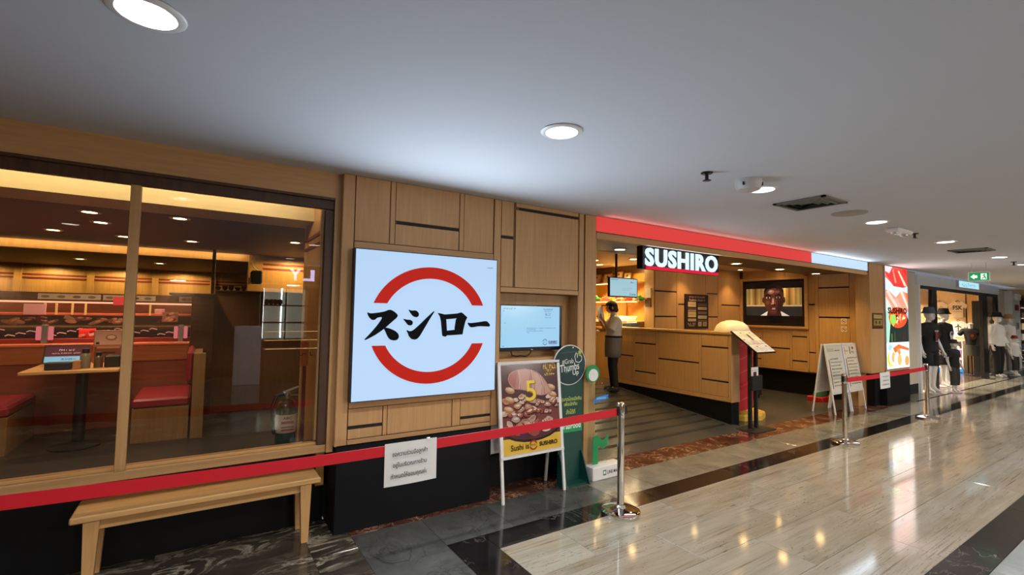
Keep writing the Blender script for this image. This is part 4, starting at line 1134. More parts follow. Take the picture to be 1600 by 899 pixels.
# --- video screen on the right wall
t = thing('video_screen', 'large wall screen playing a close-up of a man in the oak surround', 'screen', (10.98, 5.83, 1.50))
MB().box(10.985, 11.0, 5.13, 6.53, 1.50, 2.50, .004).build('bezel', BLACK, t)
W_, H_ = 1.30, .86
I = [('r', -.66, -.46, .66, .46, '08080c'), ('r', -.62, -.30, .64, .33, '8c7442'), ('r', -.62, -.05, .64, -.10, 'b8a478')]
for k in range(13):
    x = -.62 + k * .097; I.append(('r', x, -.06, x + .05, .33, ['a08a50', 'b49a5c', '6e4c22', 'a88850'][k % 4])); I.append(('r', x + .055, -.06, x + .06, .33, '7a5a2c'))
I += [('r', -.62, -.085, .64, -.055, 'b8a47c'), ('r', -.62, -.30, .64, -.085, '24282a'), ('p', [(-.28, -.30), (-.12, -.20), (.20, -.20), (.38, -.30)], 'd8d8d8'), ('p', [(-.13, -.30), (-.10, -.16), (.17, -.16), (.21, -.30)], '3a2020'),
      ('e', -.205, .06, .03, .07, '4a2620'), ('e', .265, .06, .025, .07, '38201c'),
      ('p', [(-.20, .14), (-.19, .28), (-.14, .38), (-.04, .43), (.10, .43), (.20, .38), (.25, .28), (.26, .14)], '120e10'),
      ('p', [(-.19, .20), (-.12, .31), (.03, .335), (.17, .31), (.25, .20), (.255, .02), (.22, -.12), (.15, -.22), (.06, -.265), (-.01, -.265), (-.10, -.22), (-.16, -.11), (-.195, .02)], '4c2a22'),
      ('p', [(.08, .33), (.17, .31), (.25, .20), (.255, .02), (.22, -.12), (.15, -.22), (.10, -.24), (.12, .05)], '321c1a'),
      ('e', -.03, .25, .075, .05, '7c5c54', .2), ('e', -.04, .265, .035, .025, 'a89088'), ('e', .10, .25, .06, .03, '5a3a32'),
      ('e', -.10, .125, .07, .045, '2a1816'), ('e', .125, .13, .07, .045, '241414'), ('e', -.10, .115, .05, .026, 'a8988c'), ('e', .13, .12, .048, .026, '7c6c64'), ('e', -.095, .115, .022, .026, '0c0808'), ('e', .13, .12, .022, .026, '0c0808'),
      ('p', [(-.17, .17), (-.10, .195), (-.035, .175), (-.035, .16), (-.10, .178), (-.17, .155)], '0e0a0a'), ('p', [(.06, .175), (.13, .2), (.20, .175), (.20, .16), (.13, .183), (.06, .16)], '0e0a0a'),
      ('p', [(0, .12), (.04, .12), (.07, -.0), (.08, -.04), (.03, -.05), (-.03, -.04), (-.03, -.0)], '6e443a'), ('e', .015, .03, .016, .07, 'b89488'), ('e', -.015, -.025, .02, .018, 'a07264'), ('e', .05, -.05, .03, .014, '1a0e0e'), ('e', -.005, -.05, .015, .01, '1a0e0e'),
      ('e', -.11, .0, .05, .05, '6a3a2e', .4), ('e', .03, -.125, .07, .036, '1c1010'), ('e', .03, -.118, .055, .018, '6a3c38'), ('e', .03, -.142, .05, .018, '8e6260'), ('e', .03, -.135, .03, .006, 'd4c4c0'), ('e', .03, -.21, .06, .03, '5a342c')]
decal('picture', printmat('video_picture', .48, .15), t, (10.985, 5.825, 2.02), *LF, I)

# --- menu lectern
t = thing('menu_stand', 'black two-post menu stand with a sloping price list at the end of the counter', 'stand', (7.05, 4.05, 0))
MB().box(6.76, 7.30, 3.84, 4.20, 0, .012, .003).build('base', MATB, t)
for x in (6.955, 7.115): MB().box(x, x + .045, 4.03, 4.075, .012, 1.25).build('post', MATB, t)
MB().prism([(3.83, 1.165), (3.835, 1.15), (4.25, 1.455), (4.245, 1.47)], 0, 6.79, 7.31).build('tray', BLACK, t)
V = Vector((0, .41, .305)).normalized()
I = [('r', -.25, .01, .25, .50, 'f0f0f0')]
for r_ in range(3):
    for c_ in range(4):
        x = -.23 + c_ * .12; y = .36 - r_ * .16
        I += [('r', x, y + .03, x + .10, y + .036, '77706a'), ('r', x, y + .0, x + .08, y + .006, '8a827a'), ('r', x, y + .06, x + .09, y + .064, '77706a')]
        if (r_ + c_) % 2: I.append(('r', x, y + .08, x + .05, y + .10, 'a83c34'))
I += [('r', -.25, .18, .25, .185, 'b04038'), ('r', .02, .30, .045, .42, '2a2424'), ('r', -.01, .01, -.005, .5, 'b04038')]
decal('price_list', PRINT, t, (7.05, 3.828, 1.168), (1, 0, 0), V, I, gap=.002)
MB().box(6.93, 7.21, 3.985, 4.035, .58, .80, .004).build('pocket', MATB, t)
MB().box(6.94, 7.12, 4.0, 4.012, .79, .93).build('leaflets', WHITE, t)
decal('leaflet_print', PRINT, t, (7.03, 4.0, .86), *FR, [('r', -.05, -.06, .04, .0, '6a2c28'), ('r', -.03, -.055, .02, -.02, '2a2a34'), ('r', -.08, .02, .08, .03, 'a8b4c8')])

# --- oversized sushi display
t = thing('sushi_display', 'oversized sushi display with white rounded top and red striped front on a yellow base', 'display', (7.62, 4.62, 0))
RICE = plain('display_cream', (230, 228, 218), .35, var=.03)
m = MB(); m.lathe([(.20, .14), (.28, .20), (.32, .5), (.33, 1.2), (.34, 1.36), (.325, 1.46), (.28, 1.54), (.20, 1.595), (.10, 1.622), (.02, 1.628)], 32, (7.50, 4.66, 0), 1., .8)
m.build('white_body', RICE, t, 'all')
m = MB(); vs = []; fs = []
for j in range(13):
    z = .20 + 1.20 * j / 12
    for i in range(13):
        a = R(180 + 180 * i / 12); rr = .335
        vs.append((7.50 + rr * math.cos(a), 4.66 + rr * .86 * math.sin(a) - .012, z + .05 * math.cos(a)))
for j in range(12):
    for i in range(12):
        a = j * 13 + i; fs.append((a, a + 1, a + 14, a + 13))
k = len(vs)
m.add(vs, fs); m.add([(x * .985 + 7.5 * .015, y + .03, z) for x, y, z in vs], [tuple(reversed(f)) for f in fs])
m.build('red_slab', plain('display_red', (184, 12, 24), .6), t, 'all')
for s in range(5):
    m = MB(); vs = []; fs = []
    for i in range(13):
        a = R(180 + 180 * i / 12); rr = .337; z = .42 + s * .22 + .10 * math.cos(a)
        for dz in (-.013, .013): vs.append((7.50 + rr * math.cos(a), 4.66 + rr * .865 * math.sin(a) - .013, z + dz + .05 * math.cos(a)))
    fs = [(2 * i, 2 * i + 2, 2 * i + 3, 2 * i + 1) for i in range(12)]
    m.add(vs, fs).build('pale_stripe', plain('display_stripe', (204, 52, 56), .6), t)
MB().lathe([(.44, 0), (.44, .07), (.42, .10), (.2, .11)], 8, (7.72, 4.66, 0), 1., .85).build('base', plain('yellow_base', (214, 172, 62), .5), t)

# --- two joined menu boards
def list_board(seed):
    def f(W, L):
        rnd = random.Random(seed); I = [('r', .03, .03, W - .03, L - .03, 'ece6d4')]
        I += [('r', .07, L - .14, W * .5, L - .08, 'd8d0a8'), ('r', W * .55, L - .13, W - .08, L - .115, '8a7c60')] if seed == 1 else [('r', .07, L - .20, .08, L - .07, '6a4a3a'), ('r', W * .48, L - .20, W * .53, L - .06, '2a2420'), ('e', W * .72, L - .09, .03, .025, '2a2420'), ('s', W * .72, L - .17, .12, .045, '3a322a'), ('s', W * .28, L - .14, .12, .03, '5a4e40')]
        I += [('r', .07, .10, .095, L - .28, '8e2e30')]
        for k in range(9):
            y = L - .27 - k * (L - .36) / 9
            w = rnd.uniform(.45, .75) * W
            I.append(('s', .13 + w / 2, y, w, rnd.uniform(.02, .032), '3e362c'))
        return I
    return f
b1 = a_frame('menu_board', 'left one of two white A-frame menu boards by the right pillar', 9.33, 9.96, 3.88, 4.25, 1.22, .34, list_board(1), 0, WHITE)
b2 = a_frame('menu_board', 'right one of two white A-frame menu boards by the right pillar', 9.98, 10.56, 3.87, 4.24, 1.22, .34, list_board(2), 0, WHITE)
o = thing('plastic_tray', 'red plastic tray on the floor behind the left menu board', 'tray', (10.70, 4.72, 0))
MB().box(10.46, 10.95, 4.57, 4.87, 0, .09, .01).build('tray', plain('red_plastic', (170, 20, 30), .35), o)
MB().ball((10.70, 4.72, .10), .2, .11, .14, 14, 8, z0=-.2).build('green_bag', plain('green_bag', (20, 84, 52), .6), o, True)
o = thing('waiting_stool', 'low black upholstered stool right of the menu stand', 'stool', (9.58, 5.7, 0))
MB().box(9.22, 9.93, 5.5, 5.92, .04, .46, .02).build('seat', MATB, o)
for x in (9.26, 9.86):
    for y in (5.54, 5.86): MB().box(x, x + .03, y, y + .03, 0, .05).build('foot', BLACK, o)

# ------------------------------------------------------------------ entrance lights
EL = [(4.66, 4.50, 2.572), (6.0, 4.52, 2.572), (7.37, 4.50, 2.572), (8.8, 4.53, 2.572), (10.17, 4.53, 2.572), (6.60, 7.06, 2.78), (7.0, 6.40, 2.78), (7.25, 7.6, 2.78)]
for i, (x, y, z) in enumerate(EL):
    downlight(x, y, z, ('warm downlight in the dark soffit under the red band, %s from the left' if i < 5 else 'warm downlight in the cream ceiling above the counter, %s') % ORD[i if i < 5 else i - 5], 'entrance downlights', P_ENT, WARM, LAMPW, .065, False, 120)
for i, x in enumerate((8.72, 10.45)):
    downlight(x, 6.28, 2.78, 'wall-washing downlight close to the back wall, %s from the left' % ORD[i], 'wall washers', 45, (1, .60, .24), LAMPW, .05, False, 95)
downlight(10.72, 5.6, 2.78, 'wall-washing downlight above the video screen', 'wall washers', 40, (1, .60, .24), LAMPW, .05, False, 100)
downlight(9.2, 5.5, 2.78, 'warm downlight in the cream ceiling above the stool', 'entrance downlights', P_ENT, WARM, LAMPW, .065, False, 120)

# ================================================================== FIGURES
def skin(name, nodes, edges, mat, parent, sub=1, root=None, extra=None):
    bm = bmesh.new(); lay = bm.verts.layers.skin.verify(); ids = {}
    for k, (x, y, z, r) in nodes.items():
        v = bm.verts.new((x, y, z)); v[lay].radius = (r, r) if not isinstance(r, tuple) else r
        v[lay].use_root = (k == (root or next(iter(nodes)))); ids[k] = v
    for a, b in edges: bm.edges.new((ids[a], ids[b]))
    me = bpy.data.meshes.new(name); bm.to_mesh(me); bm.free()
    me.materials.append(mat)
    o = bpy.data.objects.new(name, me); COL.objects.link(o)
    md = o.modifiers.new('skin', 'SKIN'); md.use_smooth_shade = True; md.branch_smoothing = .6
    md = o.modifiers.new('sub', 'SUBSURF'); md.levels = sub; md.render_levels = sub
    if extra is not None:      # join the head to the grown body: one mesh
        bpy.context.view_layer.update()
        dg = bpy.context.evaluated_depsgraph_get()
        ev = bpy.data.meshes.new_from_object(o.evaluated_get(dg))
        mb = MB(); mb.add([v.co[:] for v in ev.vertices], [tuple(p.vertices) for p in ev.polygons])
        mb.add(extra.v, extra.f)
        bpy.data.objects.remove(o); bpy.data.meshes.remove(ev)
        return mb.build(name, mat, parent, 'all')
    if parent is not None: o.parent = parent
    OFF[o.name] = Vector((0, 0, 0))
    return o

def head_shape(x, y, z):
    m = MB()
    m.ball((x, y, z + .012), .078, .096, .108, 22, 16)
    m.ball((x, y + .030, z - .052), .058, .066, .066, 18, 12)
    m.ball((x, y + .098, z - .022), .013, .018, .022, 10, 8)
    m.ball((x, y + .090, z - .072), .020, .012, .012, 10, 8)
    return m

def joints(arms=None, legs=None, girth=1., head=(0, .015)):
    J = {'pel': (0, 0, .95, .118 * girth), 'sp': (0, .005, 1.11, .105 * girth), 'ch': (0, .0, 1.28, .120 * girth), 'nb': (0, -.02, 1.43, .070), 'nk': (0, -.008, 1.50, .049),
         'hd': (head[0], head[1] - .005, 1.60, .045)}
    A = {'L': ((-.165, -.012, 1.395), (-.215, -.03, 1.13), (-.225, .05, .90)), 'R': ((.165, -.012, 1.395), (.215, -.03, 1.13), (.225, .05, .90))}
    if arms: A.update(arms)
    Lg = {'L': ((-.088, 0, .90), (-.098, .02, .50), (-.105, -.02, .085), .0), 'R': ((.088, 0, .90), (.098, .02, .50), (.105, -.02, .085), .0)}
    if legs: Lg.update(legs)
    E = [('pel', 'sp'), ('sp', 'ch'), ('ch', 'nb'), ('nb', 'nk'), ('nk', 'hd')]
    for s in 'LR':
        sh, el, wr = (Vector(q) for q in A[s])
        J['sh' + s] = (*sh, .058 * girth); J['el' + s] = (*el, .041); J['wr' + s] = (*wr, .027)
        d = (wr - el).normalized(); pm = wr + d * .055
        J['pm' + s] = (*pm, .031); J['kn' + s] = (*(pm + d * .04), .030)
        E += [('ch', 'sh' + s), ('sh' + s, 'el' + s), ('el' + s, 'wr' + s), ('wr' + s, 'pm' + s), ('pm' + s, 'kn' + s)]
        sg = -1 if s == 'L' else 1
        side = d.cross(Vector((sg, 0, 0)))
        if side.length < .2: side = d.cross(Vector((0, 1, 0)))
        side.normalize()
        curl = Vector((-sg, 0, 0)) - d * Vector((-sg, 0, 0)).dot(d); curl.normalize()
        kn = pm + d * .04
        for i, (w, ln) in enumerate(((-.027, .058), (-.009, .07), (.009, .066), (.027, .05))):
            b = kn + side * w; m = b + d * ln * .6 + curl * .006; tip = m + d * ln * .45 + curl * .022
            for n_, q, r in (('a', m, .0088), ('b', tip, .0076)): J['f%s%d%s' % (s, i, n_)] = (*q, r)
            E += [('kn' + s, 'f%s%da' % (s, i)), ('f%s%da' % (s, i), 'f%s%db' % (s, i))]
        th = pm - side * .03; J['t%sa' % s] = (*(th + d * .02 - side * .012), .011); J['t%sb' % s] = (*(th + d * .055 - side * .016 + curl * .012), .009)
        E += [('pm' + s, 't%sa' % s), ('t%sa' % s, 't%sb' % s)]
        hp, kn_, an, yw = Lg[s]
        J['hp' + s] = (*hp, .086 * girth); J['kk' + s] = (*kn_, .055 * girth); J['cf' + s] = (kn_[0] + (an[0] - kn_[0]) * .3, kn_[1] + (an[1] - kn_[1]) * .3 - .012, kn_[2] - .12, .052)
        J['an' + s] = (*an, .034)
        J['to' + s] = (an[0] + .12 * math.sin(yw) + sg * .015, an[1] + .15, an[2] - .055, .028); J['hl' + s] = (an[0], an[1] - .035, an[2] - .05, .03)
        E += [('pel', 'hp' + s), ('hp' + s, 'kk' + s), ('kk' + s, 'cf' + s), ('cf' + s, 'an' + s), ('an' + s, 'to' + s), ('an' + s, 'hl' + s)]
    return J, E

def lerp(a, b, t): return tuple(a[i] + (b[i] - a[i]) * t for i in range(3))
def loft(mb, secs, n=22):
    vs = []; fs = []
    for cx, cy, z, rx, ry in secs:
        for i in range(n):
            a = 2 * math.pi * i / n; vs.append((cx + rx * math.cos(a), cy + ry * math.sin(a), z))
    for j in range(len(secs) - 1):
        for i in range(n): fs.append((j * n + i, j * n + (i + 1) % n, (j + 1) * n + (i + 1) % n, (j + 1) * n + i))
    fs.append(tuple(range(n - 1, -1, -1))); fs.append(tuple((len(secs) - 1) * n + i for i in range(n)))
    return mb.add(vs, fs)
def fuse(o, vox=.013):
    md = o.modifiers.new('fuse', 'REMESH'); md.mode = 'VOXEL'; md.voxel_size = vox; md.use_smooth_shade = True
    md = o.modifiers.new('soften', 'SMOOTH'); md.factor = .5; md.iterations = 4
    return o
def clothe(t, J, top=None, bottom=None, sleeve=.75, leglen=1., hem=.88, loose=.016, tname='shirt', bname='trousers', g=1., flare=0.):
    """garments as closed shells around the figure"""
    q = loose
    if top:
        mb = MB()
        loft(mb, [(0, .0, hem, (.165 + q) * g, (.125 + q) * g), (0, .0, 1.02, (.150 + q) * g, (.112 + q) * g), (0, .0, 1.14, (.150 + q) * g, (.112 + q) * g), (0, .0, 1.26, (.172 + q) * g, (.122 + q) * g),
                  (0, -.005, 1.36, (.180 + q) * g, (.112 + q) * g), (0, -.012, 1.42, (.150 + q) * g, .085 + q * .6), (0, -.014, 1.455, .095 + q * .5, .070 + q * .5), (0, -.012, 1.485, .062 + q * .4, .058 + q * .4)])
        for s in 'LR':
            a, b, c = (Vector(J[k + s][:3]) for k in ('sh', 'el', 'wr'))
            a0 = a + (Vector((0, 0, 1.40)) - a) * .35
            pts = [a0, a]; rs = [.060 + q, .066 + q]
            if sleeve <= 1: pts += [a.lerp(b, sleeve * .5), a.lerp(b, sleeve)]; rs += [.060 + q * 1.2, .056 + q * 1.4]
            else: pts += [a.lerp(b, .5), b, b.lerp(c, (sleeve - 1) * .5), b.lerp(c, sleeve - 1)]; rs += [.058 + q, .050 + q, .042 + q, .036 + q]
            mb.tube(pts, rs, 16)
        fuse(mb.build(tname, top, t, 'all'))
    if bottom:
        mb = MB()
        loft(mb, [(0, .0, .80, .150 * g, .105 * g), (0, .0, .88, .168 * g, .122 * g), (0, .0, .96, .160 * g, .118 * g), (0, .0, 1.03, .150 * g, .112 * g)])
        for s in 'LR':
            h, k, a = (Vector(J[w + s][:3]) for w in ('hp', 'kk', 'an'))
            if leglen <= .5: pts = [h, h.lerp(k, leglen), h.lerp(k, leglen * 2)]; rs = [.098, .094 + flare * .5, .090 + flare]
            else:
                e = (leglen - .5) * 2; pts = [h, h.lerp(k, .6), k, k.lerp(a, e * .5), k.lerp(a, e)]; rs = [.098, .084 + flare * .3, .070 + flare * .6, .064 + flare * .8, .058 + flare]
            mb.tube(pts, rs, 16)
        fuse(mb.build(bname, bottom, t, 'all'))

CLB = plain('black_cotton', (15, 15, 18), .85, var=.2, sc=20)
CLW = plain('white_cotton', (212, 208, 200), .85, var=.05)
CLG = plain('grey_cotton', (116, 114, 112), .85, var=.1)
DEN = plain('grey_denim', (74, 84, 98), .85, var=.15, sc=30)
KHAKI = plain('dark_khaki', (52, 50, 42), .85, var=.3, sc=12)
NAVC = plain('navy_cotton', (24, 26, 44), .85, var=.15)
HAIR = plain('dark_hair', (20, 15, 13), .6)
def bucket(t, J, mat, name='bucket_hat', brim=.040, crown=.098):
    hx, hy, hz = J['hd'][:3]
    MB().lathe([(crown + brim, .005), (crown + brim, .012), (crown + .010, .045), (crown - .006, .12), (crown - .02, .135), (.02, .14), (.0201, .125), (crown - .03, .12), (crown + .0, .04), (crown + brim - .01, .0)], 24, (hx, hy, hz + .005)).build(name, mat, t, 'all')

# --- staff member
t = thing('person', 'person in black cap, white shirt, grey apron and black trousers holding up papers', 'person', local=True)
J, E = joints(arms={'L': ((-.165, -.01, 1.385), (-.225, .12, 1.16), (-.12, .235, 1.37)), 'R': ((.165, -.01, 1.385), (.225, .12, 1.17), (.10, .245, 1.36))}, girth=1.0, head=(0, .05))
J['nk'] = (0, .012, 1.50, .050); J['hd'] = (0, .045, 1.585, .045)
skin('body', J, E, SKINM, t, 1, 'pel', head_shape(0, .05, 1.625))
J['hd'] = (0, .05, 1.625, 0)
clothe(t, J, CLW, CLB, .92, 1., .96, .022, g=1.08)
hx, hy, hz = J['hd'][:3]
MB().ball((hx, hy - .022, hz - .004), .100, .106, .108, 20, 12, z0=-.8).build('hair', HAIR, t, 'all')
MB().ball((hx, hy - .095, hz - .055), .05, .045, .055, 14, 10).build('hair_bun', HAIR, t, 'all')
MB().ball((hx, hy - .004, hz + .022), .110, .118, .098, 20, 10, z0=.0).build('cap', CLB, t, 'all')
MB().prism([(hx - .09, hy + .07), (hx - .07, hy + .16), (hx, hy + .195), (hx + .07, hy + .16), (hx + .09, hy + .07)], 2, hz + .02, hz + .034).build('cap_brim', CLB, t)
for sx in (-1, 1):
    MB().ball((hx + sx * .034, hy + .086, hz - .006), .012, .008, .008, 10, 6).build('eye', BLACK, t, True)
    MB().ball((hx + sx * .092, hy - .005, hz - .02), .010, .02, .028, 10, 6).build('ear', SKINM, t, True)
MB().ball((hx, hy + .097, hz - .070), .020, .006, .006, 10, 6).build('mouth', plain('lips', (150, 84, 76), .5), t, True)
mb = MB(); loft(mb, [(0, .012, .66, .190, .152), (0, .012, .78, .200, .160), (0, .008, .92, .204, .164), (0, .004, 1.03, .201, .161), (0, .002, 1.065, .199, .159)])
mb.build('apron', CLG, t, 'all')
mb = MB(); loft(mb, [(0, .002, 1.035, .205, .165), (0, .002, 1.07, .205, .165)]); mb.build('apron_tie', CLB, t, 'all')
mb = MB(); loft(mb, [(0, -.006, 1.455, .085, .078), (0, .0, 1.51, .066, .064)]); mb.build('collar', CLW, t, 'all')
for s in 'LR':
    a = J['an' + s]
    MB().ball((a[0], a[1] + .05, .04), .05, .135, .055, 14, 8, z0=-.7).build('shoe', CLB, t, 'all')
MB().beam((-.03, .245, 1.36), (-.05, .29, 1.64), .25, .006, (-.62, -.78, 0)).build('paper', plain('paper_white', (224, 222, 214), .7), t)
place(t, (6.50, 6.42, (6.42 - 4.06) * FZ / 2.79), R(58), .97)

# --- mannequins of the clothes shop
def mannequin(label, group, loc, face, sc, top, bottom, hat, sleeve=.75, leglen=.45, hatm=None, print_items=None, hem=.86, long_top=False):
    t = thing('mannequin', label, 'mannequin', local=True, group=group)
    J, E = joints(arms={'L': ((-.165, -.012, 1.395), (-.235, -.02, 1.12), (-.215, .10, .90)), 'R': ((.165, -.012, 1.395), (.225, -.05, 1.13), (.235, .02, .89))}, legs={'R': ((.088, 0, .90), (.11, .06, .50), (.13, .06, .085), .15)})
    skin('body', J, E, MANN, t, 1, 'pel', head_shape(0, .015, 1.635))
    J['hd'] = (0, .012, 1.668, 0)
    clothe(t, J, top, bottom, sleeve, leglen, hem, .02, 'top', 'bottoms', flare=.03 if leglen > .6 and bottom is KHAKI else 0)
    if hat: bucket(t, J, hat)
    if print_items: decal('chest_print', PRINT, t, (0, .172, 1.20), (-1, 0, 0), (0, 0, 1), print_items)
    MB().lathe([(.20, 0), (.20, .008), (.02, .012)], 28, (0, 0, 0)).build('stand_plate', ALU, t)
    place(t, loc, face, sc)
    return t
TEE1 = [('t', 'POP', -.03, .10, .10, .04, 'd8d4d0', .02), ('r', -.07, -.08, .0, .07, '7a4038'), ('r', .0, -.06, .05, .05, '4e2c2a'), ('r', -.07, -.115, .05, -.10, 'b8b0a8')]
TEE2 = [('e', .0, .0, .06, .08, 'c8c8c8'), ('e', .01, .02, .03, .04, '3a3a3a'), ('e', 0, -.09, .05, .03, 'b8b8b8')]
G1 = 'mannequins outside the clothes shop'
mannequin('tall mannequin in grey-blue bucket hat and black shorts, nearest the salmon light box', G1, (14.25, 3.93, 0), R(160), 1.10, CLB, CLB, DEN, .75, .42, print_items=TEE1)
mannequin('tall mannequin in black bucket hat, second from the salmon light box', G1, (15.9, 4.10, 0), R(160), 1.10, CLB, CLB, CLB, .75, .5, print_items=TEE2)
mannequin('child mannequin in dark navy hat and patterned skirt in front of the second mannequin', G1, (14.85, 3.66, 0), R(160), .685, CLB, KHAKI, NAVC, .7, .8)
mannequin('tall mannequin in black hat, white long-sleeved shirt and black trousers right of the shop door', G1, (20.1, 3.95, 0), R(160), 1.08, CLW, CLB, CLB, 1.9, 1.)
mannequin('mannequin in straw hat and white jacket at the back beside the white column', G1, (22.0, 4.05, 0), R(160), 1.06, CLW, CLG, plain('straw', (170, 128, 74), .8), 1.9, 1.)
mannequin('child mannequin in red hat, white jacket and patterned skirt beside the white column', G1, (21.15, 3.78, 0), R(160), .69, CLW, KHAKI, plain('red_hat', (140, 22, 40), .8), 1.8, .8)

# ================================================================== CLOTHES SHOP NEXT DOOR
struct(MB().box(12.40, 13.90, 4.06, 4.4, 0, 2.80).box(12.36, 13.35, 4.0, 4.1, 2.42, 2.755).build('wall_right', WALLB, None))
struct(box('baseboard_right', MATB, None, 12.4, 13.90, 4.045, 4.06, 0, .22))
hd = struct(MB().box(13.86, 20.75, 4.0, 4.25, 2.50, 2.75, .004).build('trim_3', plain('silver_header', (204, 208, 216), .45, 0.), None))
struct(MB().box(13.88, 13.97, 3.99, 4.06, 0, 2.50).build('trim_4', WHITE, None))
d1 = struct(MB().box(13.97, 20.72, 4.02, 4.10, 2.42, 2.50).build('window_2', BLACK, None))
for x0, x1 in ((13.97, 14.06), (14.86, 15.20), (19.05, 19.50), (20.45, 20.72)):
    MB().box(x0, x1, 4.02, 4.10, 0, 2.42, .004).build('post', BLACK, d1)
for x0, x1 in ((14.06, 14.86), (19.5, 20.45)):
    MB().box(x0, x1, 4.05, 4.058, .05, 2.42).build('pane', GLASS, d1)
struct(MB().box(20.72, 23.4, 4.38, 4.5, 0, 2.80).build('wall_right', WALLB, None))
col = struct(MB().box(23.4, 24.5, 4.2, 4.6, 0, 2.76, .02).build('trim_5', plain('white_column', (206, 210, 208), .5, var=.02), None))
SI = 7.4
sh = struct(MB().box(13.9, 24, SI, SI + .1, 0, 2.8).build('wall_back', plain('shop_cream', (226, 196, 150), .7, var=.03), None))
struct(MB().box(13.80, 13.90, 4.3, SI, 0, 2.8).build('wall_left', plain('shop_white', (210, 200, 184), .7), None))
struct(MB().box(24, 24.1, 4.62, SI, 0, 2.8).build('wall_right', plain('shop_cream', (226, 196, 150)), None))
struct(MB().box(13.8, 24.1, 4.25, SI + .1, 2.76, 2.80).build('ceiling', WHITE, None))
struct(box('floor', plain('shop_dark_floor', (66, 54, 50), .18), None, 13.8, 24.1, 4.06, SI, -.05, 0))
struct(box('floor', TRAV, None, 24.1, 45, 4.06, 12, -.05, 0))
for x in (17.6, 18.6, 19.6, 20.6):
    MB().box(x, x + .96, SI - .03, SI, .0, 2.76, .004).build('wood_panel', wood('pale_pine', (206, 164, 106), (224, 184, 126)), sh)
t = thing('lit_shop_sign', 'small glowing pale blue sign board on the silver header of the clothes shop', 'sign', (17.4, 4.0, 2.6))
MB().box(16.6, 18.4, 3.94, 4.0, 2.56, 2.745).build('case', ALU, t)
decal('face', LITBOX, t, (17.5, 3.94, 2.65), *FR, [('r', -.88, -.085, .88, .085, 'a8dce8'), ('s', 0, 0, 1.3, .11, '6aa8be')])
for k, (x, y) in enumerate(((15.4, 5.2), (17.3, 5.2), (19.3, 5.6), (16.4, 6.4), (18.4, 6.5), (20.2, 6.4))):
    downlight(x, y, 2.76, 'ceiling downlight inside the clothes shop, %s' % ORD[k], 'clothes shop downlights', 520, (1, .84, .62), LAMP, .08, False, 130)
dw = struct(MB().box(21.0, 21.1, 4.3, SI, 0, 2.76).build('wall_display', plain('shop_cream', (226, 196, 150)), None))
for y in (4.30, 4.47, 4.64): MB().box(20.97, 21.0, y, y + .165, 0, 2.76, .003).build('wood_panel', wood('pale_pine', (0, 0, 0), (0, 0, 0)), dw)
MB().box(20.96, 21.0, 4.80, 4.83, 0, 2.76).build('batten', BLACK, dw)
def hung_shirt(y, z, w, label, mat, items, group='shirts on the clothes shop wall'):
    x = 20.99
    t = thing('hung_shirt', label, 'shirt', (x, y, z), group)
    h = w * 1.2
    poly = [(-.30 * w, 0), (.30 * w, 0), (.31 * w, .62 * h), (.47 * w, .55 * h), (.56 * w, .78 * h), (.28 * w, .98 * h), (.12 * w, h), (0, .94 * h), (-.12 * w, h), (-.28 * w, .98 * h), (-.56 * w, .78 * h), (-.47 * w, .55 * h), (-.31 * w, .62 * h)]
    MB().prism([(y + a, z + b) for a, b in poly], 0, x - .05, x - .01).build('shirt', mat, t)
    decal('print', PRINT, t, (x - .05, y, z), *LF, items)
    MB().tube([(x - .03, y - .15 * w, z + h * .98), (x - .03, y, z + h + .05), (x - .03, y + .15 * w, z + h * .98)], .006, 6).build('hanger', BLACK, t)
PALE = plain('pale_shirt', (226, 206, 178), .85); WHT = plain('white_shirt', (232, 222, 212), .85)
hung_shirt(5.02, 1.78, .44, 'pale shirt with bold black lettering high on the shop wall', PALE, [('t', 'FSK', 0, .32, .24, .15, '2a2420', .03), ('r', -.11, .18, .11, .19, '4a4038')])
hung_shirt(5.50, 1.78, .44, 'pale shirt with two small circles high on the shop wall', PALE, [('e', -.06, .32, .05, .045, '6a5a48'), ('e', -.06, .32, .04, .035, 'd8c4a4'), ('e', .06, .32, .05, .045, '6a5a48'), ('e', .06, .32, .04, .035, 'd8c4a4'), ('r', -.1, .14, .1, .15, '6a5a48')])
hung_shirt(5.02, 1.14, .44, 'white shirt with a black palm motif at the middle of the shop wall', WHT, [('p', [(-.012, .2), (.012, .2), (.016, .32), (-.016, .32)], '26221e'), ('e', -.045, .33, .05, .018, '26221e', .5), ('e', .045, .33, .05, .018, '26221e', -.5), ('e', 0, .37, .018, .05, '26221e'), ('r', -.07, .18, .07, .2, '26221e')])
hung_shirt(5.50, 1.14, .44, 'plain pale shirt at the middle of the shop wall', PALE, [('e', 0, .3, .05, .03, 'c8b48c')])
o = thing('display_shelf', 'pink and white lit display shelf with a blue base strip in the clothes shop', 'shelf', (20.8, 5.2, 0))
for z in (.12, .42, .74, 1.0): MB().box(20.5, 20.95, 4.84, 5.9, z, z + .025).build('board', WHITE, o)
MB().box(20.5, 20.95, 4.82, 4.845, 0, 1.02).build('side', WHITE, o); MB().box(20.5, 20.95, 5.9, 5.925, 0, 1.02).build('side', WHITE, o)
MB().box(20.92, 20.95, 4.845, 5.9, 0, 1.02).build('back', plain('pink_board', (214, 180, 206), .6), o)
MB().box(20.47, 20.50, 4.82, 5.92, .02, .12).build('blue_strip', emis('blue_strip', (40, 150, 235), .9), o)
MB().box(20.6, 20.62, 4.9, 5.85, .72, .735).build('violet_strip', emis('violet_strip', (190, 90, 240), 4), o)
